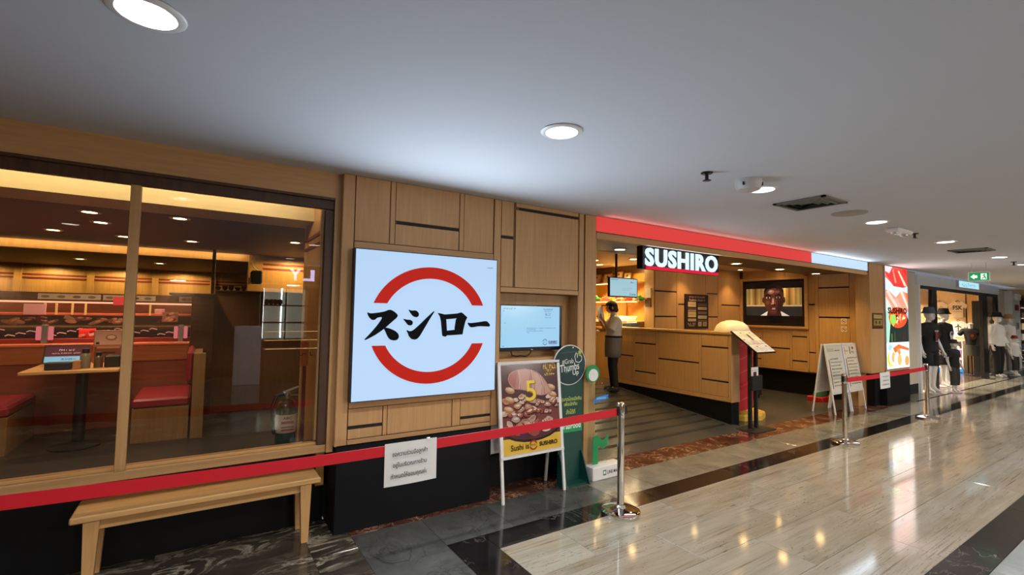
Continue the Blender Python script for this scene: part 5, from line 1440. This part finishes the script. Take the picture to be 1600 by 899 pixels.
for k in range(4): tag(MB().box(20.58, 20.85, 4.92 + k * .25, 5.10 + k * .25, .765, .85, .015).build('folded_shirt', (CLW, PALE, CLB, WHT)[k], None), 'folded shirt on the pink display shelf, %s from the right' % ORD[k], 'shirt', 'folded shirts on the pink shelf')
t = thing('shirt_bust', 'black printed T-shirt on a bust form inside the clothes shop door', 'shirt', local=True)
N = {'h': (0, 0, .86, .15), 's': (0, 0, 1.05, .145), 'c': (0, 0, 1.28, .155), 'n': (0, 0, 1.42, .08), 'l': (-.17, 0, 1.38, .08), 'r': (.17, 0, 1.38, .08), 'l2': (-.27, 0, 1.18, .075), 'r2': (.27, 0, 1.18, .075)}
skin('shirt', N, [('h', 's'), ('s', 'c'), ('c', 'n'), ('c', 'l'), ('c', 'r'), ('l', 'l2'), ('r', 'r2')], CLB, t, 1, 's')
MB().lathe([(.055, 1.40), (.05, 1.50), (.065, 1.55), (.03, 1.58)], 18).build('neck_block', MANN, t, True)
MB().lathe([(.16, 0), (.16, .02), (.02, .04), (.02, .9)], 18).build('stand', BLACK, t, True)
MB().lathe([(.17, .60), (.16, .72), (.15, .92)], 18).build('shorts', KHAKI, t, True)
decal('shirt_print', PRINT, t, (0, .178, 1.2), (-1, 0, 0), (0, 0, 1), [('e', 0, 0, .10, .11, '5a2c24'), ('e', 0, 0, .07, .08, '2a1a18'), ('e', 0, 0, .04, .05, 'a05a3a')])
place(t, (19.75, 4.45, 0), R(112), 1.02)
t = thing('clothes_rack', 'dark rack of folded clothes inside the clothes shop behind the right door post', 'rack', (20.6, 4.4, 0))
for k in range(7): MB().box(20.2, 20.9, 4.33, 4.50, .25 + k * .3, .28 + k * .3).build('shelf', BLACK, t)
for k in range(7):
    for q in range(2): MB().box(20.23 + q * .33, 20.5 + q * .33, 4.34, 4.50, .28 + k * .3, .38 + k * .3 + .03 * (k % 2), .02).build('folded_cloth', (CLB, CLW, KHAKI, DEN)[(k + q) % 4], t)
for x in (20.16, 20.9): MB().box(x, x + .04, 4.33, 4.50, 0, 2.3).build('side', BLACK, t)
for k, (z, w) in enumerate(((2.35, .26), (1.95, .22), (1.45, .16))):
    if k == 0: o = tag(MB().box(23.7, 24.1, 4.10, 4.20, 2.42, 2.64, .02).box(23.72, 23.85, 4.04, 4.10, 2.55, 2.61, .01).build('emergency_lamp', WHITE, None), 'white twin emergency lamp at the top of the white column', 'light')
    elif k == 1: o = tag(MB().box(23.75, 24.05, 4.15, 4.20, 2.06, 2.26, .015).build('alarm_box', plain('alarm_red', (130, 24, 28), .4), None), 'small dark red alarm box on the white column', 'alarm')
    else: o = tag(MB().box(23.85, 24.05, 4.16, 4.20, 1.42, 1.64, .01).build('grey_switch', ALU, None), 'small grey device on the white column below the alarm box', 'switch')
t = thing('distant_shelf', 'pale shop shelf with dark goods far beyond the white column', 'shelf', (30, 5, 0))
for k in range(6): MB().box(27, 33, 4.6, 5.3, .1 + k * .42, .14 + k * .42).build('board', WHITE, t)
for k in range(5):
    for q in range(9): MB().box(27.1 + q * .65, 27.6 + q * .65, 4.6, 5.2, .14 + k * .42, .34 + k * .42).build('goods', (CLB, CREAM, DEN, KHAKI, WHITE)[(k * 2 + q) % 5], t)
struct(box('wall_far', CREAM, None, 23.1, 45, 8, 8.1, 0, 2.9))
struct(box('ceiling', CREAM, None, 23.0, 45, 3.8, 12, 2.76, 2.8))
for x in (27, 31): downlight(x, 3.6, CZ, 'ceiling downlight beyond the white column, %s' % ('nearer', 'farther')[x > 28], 'distant downlights', 90, (1, .88, .66), LAMP, .08, False)

# ================================================================== CEILING FITTINGS
def sprinkler(x, y, label):
    t = thing('sprinkler', label, 'sprinkler', (x, y, CZ), 'ceiling sprinklers')
    MB().lathe([(.042, 0), (.042, -.006), (.034, -.012), (.03, -.012)], 20, (x, y, CZ)).build('escutcheon', BLACK, t, True)
    MB().lathe([(.013, -.01), (.013, -.05), (.02, -.055)], 14, (x, y, CZ)).build('body', BLACK, t, True)
    MB().lathe([(.03, -.058), (.03, -.062), (.01, -.064)], 14, (x, y, CZ)).build('deflector', BLACK, t)
sprinkler(3.073, 2.10, 'black sprinkler head left of the domed smoke detector')
sprinkler(7.302, 2.126, 'black sprinkler head right of the twin emergency fitting')
sprinkler(12.1, 2.13, 'black sprinkler head at the right edge near the exit sign')
t = thing('smoke_detector', 'domed white smoke detector overlapping the third downlight', 'detector', (3.50, 2.03, CZ))
MB().lathe([(.098, 0), (.100, -.018), (.094, -.05), (.082, -.078), (.06, -.086), (.001, -.088)], 36, (3.50, 2.03, CZ)).build('dome', plain('detector_white', (190, 188, 184), .45, var=.02), t, True)
for a in (190, 290): MB().box(3.50 + .094 * math.cos(R(a)) - .006, 3.50 + .094 * math.cos(R(a)) + .006, 2.03 + .094 * math.sin(R(a)) - .006, 2.03 + .094 * math.sin(R(a)) + .006, CZ - .055, CZ - .03).build('slot', MATB, t)
def vent(x, y, label, w=.44):
    t = thing('air_vent', label, 'vent', (x, y, CZ), 'square ceiling vents')
    h = w / 2; z = CZ
    GV = plain('vent_grey', (112, 110, 104), .6)
    f = MB()
    for a in ((x - h, x + h, y - h, y - h + .03), (x - h, x + h, y + h - .03, y + h), (x - h, x - h + .03, y - h, y + h), (x + h - .03, x + h, y - h, y + h)): f.box(*a, z - .014, z - .001)
    f.build('frame', GV, t)
    MB().box(x - h + .02, x + h - .02, y - h + .02, y + h - .02, z - .004, z - .002).build('dark_back', MATB, t)
    for k in range(3):
        q = h - .045 - k * .05; m = MB(); s = .022
        ring = [(-q, -q), (q, -q), (q, q), (-q, q)]
        vs = [(x + a, y + b, z - .004) for a, b in ring] + [(x + a * (1 - s / q), y + b * (1 - s / q), z - .020) for a, b in ring]
        m.add(vs, [(i, (i + 1) % 4, (i + 1) % 4 + 4, i + 4) for i in range(4)]).build('louvre', GV, t)
vent(4.64, 2.11, 'square louvred ceiling vent right of the third downlight')
vent(9.66, 2.14, 'distant square louvred ceiling vent between the fifth and sixth downlights')
o = MB().lathe([(.155, 0), (.155, -.006), (.145, -.009), (.001, -.009)], 36, (5.40, 2.087, CZ)).build('ceiling_speaker', plain('speaker_grille', (158, 154, 146), .7), None, True)
tag(o, 'flat round ceiling speaker grille between the vent and the fourth downlight', 'speaker')
t = thing('emergency_fitting', 'white twin emergency light fitting right of the fourth downlight', 'light', (6.85, 2.13, CZ))
MB().box(6.62, 7.05, 2.06, 2.20, CZ - .05, CZ - .001, .015).build('body', WHITE, t)
for x in (6.70, 6.98): MB().lathe([(.04, -.05), (.035, -.07), (.02, -.075)], 16, (x, 2.13, CZ)).build('lens', ALU, t, True)
t = thing('exit_sign', 'green emergency exit sign with white arrow and running figure hanging from the ceiling', 'sign', (11.9, 2.55, 2.40))
MB().box(11.89, 11.91, 2.40, 2.69, 2.415, 2.585, .003).build('board', WHITE, t)
decal('face', LITBOX, t, (11.89, 2.545, 2.50), *LF, [('r', -.135, -.075, .135, .075, '0c7a44'), ('p', [(-.115, 0), (-.06, .05), (-.06, .025), (-.02, .025), (-.02, -.025), (-.06, -.025), (-.06, -.05)], 'cfe9dc'), ('r', .025, -.055, .105, .055, 'cfe9dc'),
    ('e', .075, .035, .011, .012, '0c7a44'), ('l', [(.05, .02), (.07, .018), (.08, -.01), (.095, -.045)], .016, '0c7a44'), ('l', [(.075, -.01), (.055, -.025), (.04, -.045)], .012, '0c7a44'), ('l', [(.07, .015), (.09, .0)], .009, '0c7a44')])
for y in (2.45, 2.64): MB().tube([(11.9, y, 2.585), (11.9, y, CZ)], .004, 6).build('rod', ALU, t)

# ================================================================== DINING ROOM BEHIND THE WINDOW
struct(MB().box(-8, 3.4, 4.7, 8.2, 2.50, 2.54).box(-8, 1.8, 8.31, 12, 2.40, 2.44).build('ceiling', BROWNC, None))
struct(MB().box(-8, .862, 4.50, 4.95, 2.482, 2.80).build('trim_6', wood('cove_board', (192, 164, 108), (210, 182, 124), sc=(2, 30, 30)), None))
struct(MB().box(-8, .55, 8.17, 8.26, 2.395, 2.499).build('trim_7', AMBER, None))
struct(MB().box(-8, 3.4, 4.02, 4.5, 2.76, 2.80).build('ceiling', BROWNC, None))
lamp('cove_light', 'AREA', (-3., 4.12, 2.66), 38, (1, .90, .62), wf, 7.4, rot=(R(86), 0, 0), sy=.03)
lamp('cove_light', 'AREA', (-3.5, 8.05, 2.48), 14, (1, .76, .38), wf, 8.0, rot=(R(75), 0, 0), sy=.02)
bw = struct(MB().box(-8, 1.8, 11.5, 11.6, FZ, 2.44).build('wall_back', AMBER, None))
for z in (2.145, 2.205): MB().box(-8, 1.8, 11.485, 11.5, z, z + .028).build('red_stripe', REDS, bw)
for k in range(8):
    x = .1 - k * .95
    MB().box(x, x + .10, 11.46, 11.5, FZ, 2.40, .003).build('batten', AMBER, bw)
    lamp('wall_washer', 'SPOT', (x - .45, 11.15, 2.38), 24, (1, .76, .36), bw, .03, 172, .3)
bw2 = struct(MB().box(.55, 3.4, 8.2, 8.3, FZ, 2.52).build('wall_back', AMBER, None))
for z in (2.29, 2.36): MB().box(.74, 3.4, 8.188, 8.2, z, z + .028).build('red_stripe', REDS, bw2)
MB().box(.55, .74, 8.12, 8.2, FZ, 2.5, .004).build('column', AMBER, bw2)
lamp('wall_washer', 'SPOT', (1.15, 7.85, 2.48), 35, (1, .76, .36), bw2, .03, 172, .3)
iw = struct(MB().box(.80, .862, 4.02, 4.85, FZ, 2.8).build('wall_side', AMBER, None))
for z in (2.235, 2.32): MB().box(.788, .80, 4.06, 4.85, z, z + .028).build('red_stripe', REDS, iw)
MB().box(.79, .80, 4.79, 4.86, FZ, 2.8).build('edge_board', OAK, iw)
struct(MB().box(.862, 3.4, 4.75, 4.85, FZ, 2.8).build('wall_side', OAKD, None))
lamp('side_wall_light', 'SPOT', (.45, 4.6, 2.7), 8, (1, .66, .30), iw, .03, 110, .8)

IL = [(-.85, 5.35), (-.86, 5.95), (-1.38, 6.9), (-.21, 5.2), (-.15, 6.95), (-.80, 7.0), (-3.2, 5.6), (-2.6, 7.2), (.9, 6.2), (1.35, 7.6)]
for i, (x, y) in enumerate(IL):
    downlight(x, y, 2.50, 'small downlight in the brown dining-room ceiling, %s of ten' % ORD[i], 'dining downlights', P_IN, (1, .70, .42), LAMPW, .05, False, 110)
for i, x in enumerate((-1.6, -.62, -2.9)):
    downlight(x, 9.6, 2.40, 'small downlight in the lower ceiling beyond the kitchen counter, %s' % ORD[i], 'kitchen downlights', P_IN, (1, .66, .34), LAMPW, .05, False, 110)

# --- booth table
t = thing('booth_table', 'pale booth table on a black pedestal behind the left window pane', 'table', (-1.0, 6.65, FZ))
TZ = 1.055
MB().box(-1.42, -.69, 6.22, 7.08, TZ - .03, TZ, .004).build('tabletop', BENCH, t)
MB().tube([(-1.0, 6.45, FZ + .03), (-1.0, 6.45, TZ - .03)], .05, 14).build('pedestal', BLACK, t, True)
MB().lathe([(.20, 0), (.20, .015), (.06, .03)], 24, (-1.0, 6.30, FZ)).build('base', BLACK, t, True)
# table things
t = thing('order_tablet', 'black order tablet on the booth table with a maroon and blue screen', 'tablet', (-1.16, 6.75, TZ))
MB().prism([(6.70, TZ + .03), (6.72, TZ + .025), (6.80, TZ + .21), (6.78, TZ + .215)], 0, -1.36, -1.0).build('case', BLACK, t)
MB().box(-1.25, -1.11, 6.74, 6.86, TZ, TZ + .06).build('stand', BLACK, t)
decal('screen', SCREEN, t, (-1.18, 6.699, TZ + .03), (1, 0, 0), (0, .08, .185), [('r', -.165, .012, .165, .185, '4e2832'), ('r', -.165, .012, .165, .075, '7ab4e0'), ('s', 0, .145, .12, .02, 'd8c4c8'), ('s', 0, .11, .22, .014, 'c8b0b6'), ('t', 'スシロー', .02, .043, .12, .024, '26304a', .03)], gap=.002)
o = tag(MB().box(-1.26, -1.07, 6.30, 6.40, TZ, TZ + .075, .008).build('napkin_box', plain('blue_black', (22, 28, 44), .5), None), 'dark blue napkin box at the near end of the booth table', 'box')
o = tag(MB().box(-1.06, -1.0, 6.32, 6.42, TZ, TZ + .085, .004).build('card_holder', plain('tan_card', (158, 112, 74), .6), None), 'tan card holder beside the dark blue napkin box', 'holder')
def bottle(x, y, h, r, label, c):
    t = thing('sauce_bottle', label, 'bottle', (x, y, TZ), 'sauce bottles on the booth table')
    MB().lathe([(r, 0), (r, h * .62), (r * .8, h * .72), (r * .55, h * .78)], 20, (x, y, TZ)).build('body', plain(c[0], c[1], .25), t, True)
    MB().lathe([(r * .72, h * .78), (r * .72, h * .98), (r * .5, h)], 18, (x, y, TZ)).build('cap', BLACK, t, True)
bottle(-.98, 6.42, .20, .042, 'taller sauce bottle with black cap on the booth table', ('grey_glass', (112, 108, 92)))
bottle(-.88, 6.44, .16, .038, 'shorter brown sauce bottle with black cap on the booth table', ('brown_glass', (84, 62, 44)))
o = tag(MB().box(-.83, -.70, 6.40, 6.60, TZ, TZ + .12, .01).build('chopstick_box', BLACK, None), 'black chopstick box at the right of the sauce bottles', 'box')
t = thing('table_menu', 'upright menu card holder with brown and pink prints at the booth table end', 'menu', (-.88, 6.95, TZ))
MB().box(-1.0, -.74, 6.94, 6.97, TZ, TZ + .36, .003).build('card', plain('menu_card', (170, 110, 74), .5), t)
decal('print', PRINT, t, (-.87, 6.94, TZ), *FR, [('r', -.12, .20, .12, .35, 'd8b0a4'), ('e', .02, .28, .05, .035, 'a87858'), ('e', .02, .285, .035, .02, 'e6d2c0'), ('r', -.11, .205, -.08, .23, '2a2020'), ('r', -.12, .06, .12, .18, '7a4630'), ('r', -.10, .16, .10, .18, 'c08a60'), ('r', -.1, .10, .06, .12, '3a2820')])
# --- booth seats
def booth(name_l, x0, x1, y0, y1, back):
    t = thing('booth_bench', name_l, 'bench', ((x0 + x1) / 2, (y0 + y1) / 2, FZ))
    MB().box(x0, x1, y0, y1, FZ, .65, .004).build('base', wood('seat_base', (118, 88, 52), (144, 110, 66)), t)
    MB().box(x0 - .005, x1 + .005, y0 - .01, y1, .65, .745, .02).build('cushion', REDV, t)
    if back: 
        MB().box(x1 - .04, x1 + .02, y0 - .02, y1, .90, 1.22, .02).build('back_cushion', REDV, t)
        MB().box(x1 + .02, x1 + .10, y0 - .03, y1, FZ, 1.18, .004).build('end_panel', wood('seat_base', (0, 0, 0), (0, 0, 0)), t)
        MB().box(x1 + .02, x1 + .13, y0 - .04, y0 + .05, FZ, 1.20, .004).build('post', wood('seat_base', (0, 0, 0), (0, 0, 0)), t)
    else:
        MB().box(x0 - .10, x0 - .02, y0, y1, FZ, 1.2, .004).build('end_panel', DARKW, t)
        MB().box(x0 - .03, x0 + .04, y0, y1, .80, 1.15, .02).build('back_cushion', REDV, t)
booth('red booth seat with wooden base right of the booth table', -.56, -.08, 6.13, 7.05, True)
booth('red booth seat left of the booth table, cut by the photo edge', -2.35, -1.46, 6.2, 7.05, False)
# --- conveyor unit
t = thing('conveyor_counter', 'long orange-lit conveyor counter with plates, prints and uprights behind the booths', 'counter', (-2.9, 7.5, FZ))
MB().box(-6, -.12, 7.10, 7.16, FZ, 1.05, .003).build('lower_panel', wood('lower_brown', (128, 62, 38), (150, 78, 48), sc=(2, 30, 30)), t)
MB().box(-6, -.12, 7.08, 7.14, 1.05, 1.235, .003).build('front_panel', ORW, t)
MB().box(-6, -.12, 7.06, 7.70, 1.235, 1.262, .004).build('ledge', plain('ledge_lit_tint', (226, 120, 80), .35), t)  # red-orange light on the ledge is put into its base colour
MB().box(-6, -.12, 7.24, 7.68, 1.262, 1.31, .003).build('lane', plain('lane_red', (130, 44, 36), .3), t)
MB().box(-6, -.12, 7.40, 7.44, 1.31, 1.435, .002).build('plate_board', plain('plate_board', (18, 15, 16), .3), t)
I = []
rnd = random.Random(3)
for k in range(70):
    x = -2.9 + k * .084; y0 = .03 + .022 * (k % 4)
    I.append(('l', [(x - .04, y0), (x - .015, y0 + .014), (x + .01, y0 + .008), (x + .04, y0 + .0)], .010, 'd8c8c0'))
decal('plate_print', PRINT, t, (-2.9, 7.40, 1.31), *FR, [q for q in I if q[1][3][0] < 2.74])
MB().box(-6, -.12, 7.36, 7.44, 1.455, 1.575, .003).build('photo_band', plain('photo_band', (44, 32, 28), .4), t)
I = []
for k in range(34):
    x = -2.0 + rnd.uniform(-.9, 1.85); y = rnd.uniform(.03, .09); a = rnd.uniform(-.6, .6)
    I.append(('e', x, y, rnd.uniform(.04, .08), .022, rnd.choice(['8a5c44', '6e4636', 'a8765a', '94765c', '5a3a30']), a)); I.append(('e', x + .01, y + .006, .03, .010, rnd.choice(['c09a7c', 'a8866a', 'b87a5c']), a))
decal('food_print', PRINT, t, (-1.9 + 1.9 - 1.0, 7.36, 1.455), *FR, [('e', min(q[1] + 1.0, .84), *q[2:]) for q in I])
MB().box(-6, -.12, 7.36, 7.60, 1.575, 1.600, .002).build('upper_shelf', plain('upper_shelf', (214, 112, 76), .4), t)
MB().box(-6, -.12, 7.56, 7.60, 1.60, 1.72).build('rear_board', wood('rear_board', (92, 66, 30), (118, 86, 40), sc=(2, 30, 30)), t)
MB().box(-6, -.12, 7.34, 7.62, 1.715, 1.735, .002).build('light_rail', emis('rail_light', (255, 176, 140), 1.4), t)
MB().box(-6, -.12, 7.36, 7.66, 1.735, 1.835, .003).build('fascia', DARKW, t)
I = []
for x0, x1 in ((-.56, -.02), (.0, .50), (.74, .98)):
    I.append(('r', x0, .01, x1, .075, 'a09684'))
    for q in range(4): I.append(('e', x0 + .06 + q * (x1 - x0 - .1) / 3.3, .042, .035, .016, rnd.choice(['4a4038', '5c5044', '6e5e4c'])))
decal('fascia_print', PRINT, t, (-1.0, 7.36, 1.745), *FR, I)
for x in (-1.50, -1.405, -1.27, -.555, -1.155): MB().box(x, x + .018, 7.33, 7.35, 1.58, 1.72).build('pale_upright', plain('pale_upright', (236, 208, 140), .5), t)
for x in (-1.455, -.22, -2.6, -3.8): 
    MB().box(x - .025, x + .025, 7.20, 7.25, 1.262, 1.47, .004).build('bracket_post', ALU, t)
    MB().box(x - .07, x - .03, 7.20, 7.24, 1.30, 1.45, .006).build('lit_bracket', emis('pink_lit', (236, 130, 140), .7), t)
    MB().box(x + .03, x + .07, 7.20, 7.24, 1.30, 1.45, .006).build('lit_bracket', emis('pink_lit', (236, 130, 140), .7), t)
lamp('conveyor_strip', 'AREA', (-2.9, 7.35, 1.70), 4, (1, .46, .42), t, 5.6, rot=(0, 0, 0), sy=.04)
lamp('lane_strip', 'AREA', (-2.9, 7.30, 1.45), 5, (1, .44, .36), t, 5.6, rot=(R(20), 0, 0), sy=.04)
for k, (x0, x1, z0, z1, c, lab) in enumerate(((-1.66, -1.48, 1.58, 1.70, 'dca8b8', 'pale pink card leaning under the dark fascia at the left'), (-1.19, -1.04, 1.265, 1.42, 'd8322c', 'bright red card standing on the conveyor ledge'), (-1.02, -.86, 1.262, 1.40, 'c86a64', 'pink patterned card right of the bright red card'), (-.90, -.78, 1.70, 1.80, 'd84858', 'small red and white label on the dark fascia'), (-.50, -.40, 1.60, 1.66, 'e0a4b0', 'small pink card near the right end of the upper shelf'), (-.42, -.26, 1.50, 1.62, 'b08a66', 'patterned food card at the right end of the photo band'))):
    o = tag(MB().box(x0, x1, 7.318, 7.326, z0, z1, .002).build('promo_card', plain('card_' + c, tuple(int(c[i:i + 2], 16) for i in (0, 2, 4)), .5, var=.05), None), lab, 'card', 'cards on the conveyor counter')
    if k in (1, 2, 5): decal('card_print', PRINT, o, ((x0 + x1) / 2, 7.318, z0), *FR, [('e', rnd.uniform(-.05, .05), rnd.uniform(.02, .13), .03, .014, rnd.choice(['f0a090', 'f6c8b4', 'a01c1c']), .4) for q in range(9)])
# divider and back partition
t = thing('service_partition', 'dark brown service partition at the right end of the conveyor counter', 'partition', (-.02, 7.5, FZ))
MB().box(-.12, .12, 7.06, 7.80, FZ, 1.84, .004).build('panel', DARKW, t)
MB().box(-.35, .14, 7.04, 7.82, 1.84, 1.865, .003).build('cap', MATB, t)
MB().tube([(.10, 7.6, 1.865), (.10, 7.6, 2.48)], .022, 10).build('pole', DARKW, t, True)
t = thing('low_partition', 'brown wooden low partition across the aisle behind the right pane', 'partition', (.7, 7.45, FZ))
MB().box(.125, 1.6, 7.40, 7.50, FZ, 1.90, .004).build('panel', wood('aisle_brown', (92, 62, 36), (112, 78, 46)), t)
MB().box(.125, 1.62, 7.36, 7.54, 1.90, 1.925, .004).build('cap', DARKW, t)
for k in range(5):
    m = MB(); x = .16 + k * .075
    m.lathe([(.012, 0), (.03, .02), (.036, .045 + .015 * (k % 3)), (.03, .045 + .015 * (k % 3)), (.01, .015)], 14, (x, 7.45, 1.925))
    tag(m.build('small_bowl', BLACK, None, True), 'small dark bowl on the low partition, %s from the left' % ORD[k], 'bowl', 'bowls on the low partition')
# --- speaker on the column
t = thing('wall_speaker', 'black loudspeaker on a bracket with pale cable at the amber column', 'speaker', (.64, 8.0, 2.05))
MB().box(.57, .72, 7.90, 8.04, 2.05, 2.25, .02).build('cabinet', BLACK, t)
MB().box(.62, .66, 8.04, 8.12, 2.12, 2.18).build('bracket', BLACK, t)
MB().tube([(.66, 8.0, 2.25), (.60, 8.03, 2.32), (.58, 8.05, 2.40), (.62, 8.1, 2.45)], .008, 8).build('cable', plain('pale_cable', (206, 186, 150), .5), t, True)
# --- fire extinguisher and its post
X, Y = .615, 4.33
t = thing('fire_extinguisher', 'green fire extinguisher with white label standing inside the right window pane', 'extinguisher', (X, Y, FZ))
GRN = plain('extinguisher_green', (10, 62, 38), .22, var=.04)
MB().lathe([(.075, 0), (.08, .02), (.08, .56), (.07, .61), (.045, .64), (.02, .65)], 32, (X, Y, FZ)).build('cylinder', GRN, t, True)
MB().lathe([(.0812, .385), (.0812, .53)], 32, (X, Y, FZ)).build('label_sheet', plain('label_cream', (206, 188, 170), .5), t, True)
decal('label_print', PRINT, t, (X, Y - .0822, FZ + .46), *FR, [('t', 'ABC', .0, .045, .07, .022, '2a2a22', .02), ('r', -.045, -.0, .045, .02, '9a3a34'), ('r', -.045, -.03, .045, -.022, '6a4a3c'), ('r', -.045, -.055, .045, -.045, 'b04a40')])
MB().lathe([(.0815, .245), (.0815, .275)], 32, (X, Y, FZ)).build('red_band', plain('band_red', (176, 30, 42), .5), t, True)
MB().lathe([(.02, .64), (.02, .68), (.03, .685), (.03, .70), (.012, .71)], 16, (X, Y, FZ)).build('valve', CHROME, t, True)
MB().beam((X - .03, Y, FZ + .705), (X + .085, Y - .01, FZ + .745), .022, .012).build('handle', ALU, t)
MB().beam((X - .02, Y, FZ + .67), (X + .08, Y - .01, FZ + .67), .022, .01).build('lever', BLACK, t)
MB().tube([(X - .02, Y, FZ + .69), (X - .08, Y - .02, FZ + .68), (X - .11, Y - .03, FZ + .60), (X - .105, Y - .03, FZ + .48), (X - .09, Y - .03, FZ + .38)], .014, 10).build('hose', BLACK, t, True)
t = thing('extinguisher_post', 'slim dark red post with an orange tag beside the fire extinguisher', 'post', (.735, 4.30, FZ))
MB().box(.722, .75, 4.29, 4.315, FZ, 1.42, .003).build('post', plain('post_red', (104, 26, 44), .45), t)
MB().box(.70, .76, 4.282, 4.29, 1.22, 1.42, .002).build('tag', plain('tag_orange', (186, 88, 52), .5), t)
decal('tag_print', PRINT, t, (.73, 4.282, 1.32), *FR, [('s', 0, 0, .15, .03, '4a201a')])

# ================================================================== SHOP OPPOSITE (seen only as reflections in the glass)
struct(MB().box(-8, 45, -5.0, -4.9, 2.30, 2.76).build('wall_opposite', plain('opposite_fascia', (70, 54, 42), .5), None))
struct(MB().box(-8, 45, -5.9, -5.8, 0, 2.3).build('wall_opposite', plain('opposite_wall', (110, 80, 52), .6), None))
t = thing('shop_letters', 'white lit letters on the dark header of the shop opposite', 'sign', (2.0, -4.9, 2.4))
for s, x in (('L', 2.17), ('Y', 1.86)):
    vs, fs, asp = text_tris(s, .04)
    MB().add([(x - a * .26, -4.86, 2.52 + b * .28) for a, b in vs], fs).build('letter', emis('letter_lilac', (214, 200, 255), 9.), t)
t = thing('display_cabinet', 'tall shop cabinet with lit white shelves opposite the window', 'cabinet', (1.55, -5.4, 0))
MB().box(1.2, 2.25, -5.75, -5.70, .9, 2.25).build('back', emis('cabinet_back', (196, 190, 168), 2.2), t)  # panel glows by itself in place of shelf light falling on it
for x in (1.2, 1.72, 2.24): MB().box(x, x + .03, -5.75, -5.3, 0, 2.25).build('side', DARKW, t)
for z in (.9, 1.32, 1.75, 2.2): MB().box(1.2, 2.27, -5.75, -5.3, z, z + .03).build('shelf', DARKW, t)
for x in (1.24, 1.66, 1.76): MB().box(x, x + .03, -5.68, -5.64, .95, 2.2).build('light_strip', emis('cabinet_strip', (232, 248, 236), 26), t)
for k in range(4):
    m = MB(); m.lathe([(.03, 0), (.06, .05), (.05, .12), (.02, .14)], 12, (1.32 + k * .10, -5.45, 1.78)); tag(m.build('vase', plain('vase_brown', (96, 66, 40), .4), None, True), 'small vase in the cabinet of the shop opposite, %s' % ORD[k], 'vase')
MB().box(1.2, 2.27, -5.75, -5.3, 0, .9).build('base', DARKW, t)
o = tag(MB().box(.62, 1.12, -4.7, -4.2, 0, 1.28, .01).build('white_plinth', WHITE, None), 'white display plinth of the shop opposite', 'plinth')
t = thing('glass_counter', 'low brass-edged display counter of the shop opposite', 'counter', (1.9, -4.6, 0))
MB().box(1.2, 2.8, -4.9, -4.4, 0, .75).build('body', plain('counter_brown', (120, 88, 54), .4), t)
for z in (.75, .95, 1.15): MB().box(1.2, 2.8, -4.4, -4.385, z, z + .012).build('brass_edge', emis('brass_lit', (255, 206, 120), 6), t)
for i, (x, y, z, p) in enumerate(((4.8, -4.4, 2.2, 170), (8.0, -4.4, 2.2, 170), (12.0, -4.4, 2.2, 170))):
    lamp('opposite_fill', 'POINT', (x, y, z), p, (1, .92, .82), None, .15)  # added unseen fill to brighten the shop front; no such lamps known
for x in (-3.5, -.5, 1.9):
    lamp('opposite_fill', 'AREA', (x, -5.4, 2.28), 60, (1, .86, .66), None, .3)

# ------------------------------------------------------------------ artwork belongs to the sheet it is printed on
PAIRS = {'writing': ('sheet',), 'poster': ('backing_board',), 'screen_face': ('bezel',), 'picture': ('bezel',), 'label_print': ('label_sheet',), 'face': ('board', 'case', 'frame'), 'leaflets': ('frame',),
         'head_print': ('head',), 'panel_print': ('panel',), 'base_print': ('base',), 'price_list': ('tray',), 'chest_print': ('top',), 'print': ('shirt', 'card', 'sheet'), 'screen': ('case',), 'shirt_print': ('shirt',),
         'leaflet_print': ('leaflets',), 'lamp_face': ('reflector',), 'label_sheet': ('cylinder',), 'red_band': ('cylinder',), 'lever': ('valve',), 'handle': ('valve',), 'tag_print': ('tag',), 'fascia_print': ('fascia',), 'food_print': ('photo_band',), 'plate_print': ('plate_board',),
         'arc': ('lit_face',), 'character': ('lit_face',), 'corner_note': ('lit_face',), 'cap_brim': ('cap',), 'hair_bun': ('hair',), 'apron_tie': ('apron',), 'counter_sheet': ('body',), 'letters': ('case',), 'red_stripe': ('case',)}
for o in list(SC.objects):
    p = o.parent
    if p is None or p.type != 'EMPTY': continue
    b = o.name.split('.')[0]
    for want in PAIRS.get(b, ()):
        c = [q for q in p.children if q.name.split('.')[0] == want]
        if c:
            q = c[0]
            if b == 'poster': q = min(c, key=lambda k: k.data.vertices[0].co.y)
            if q.parent == p: o.parent = q
            break
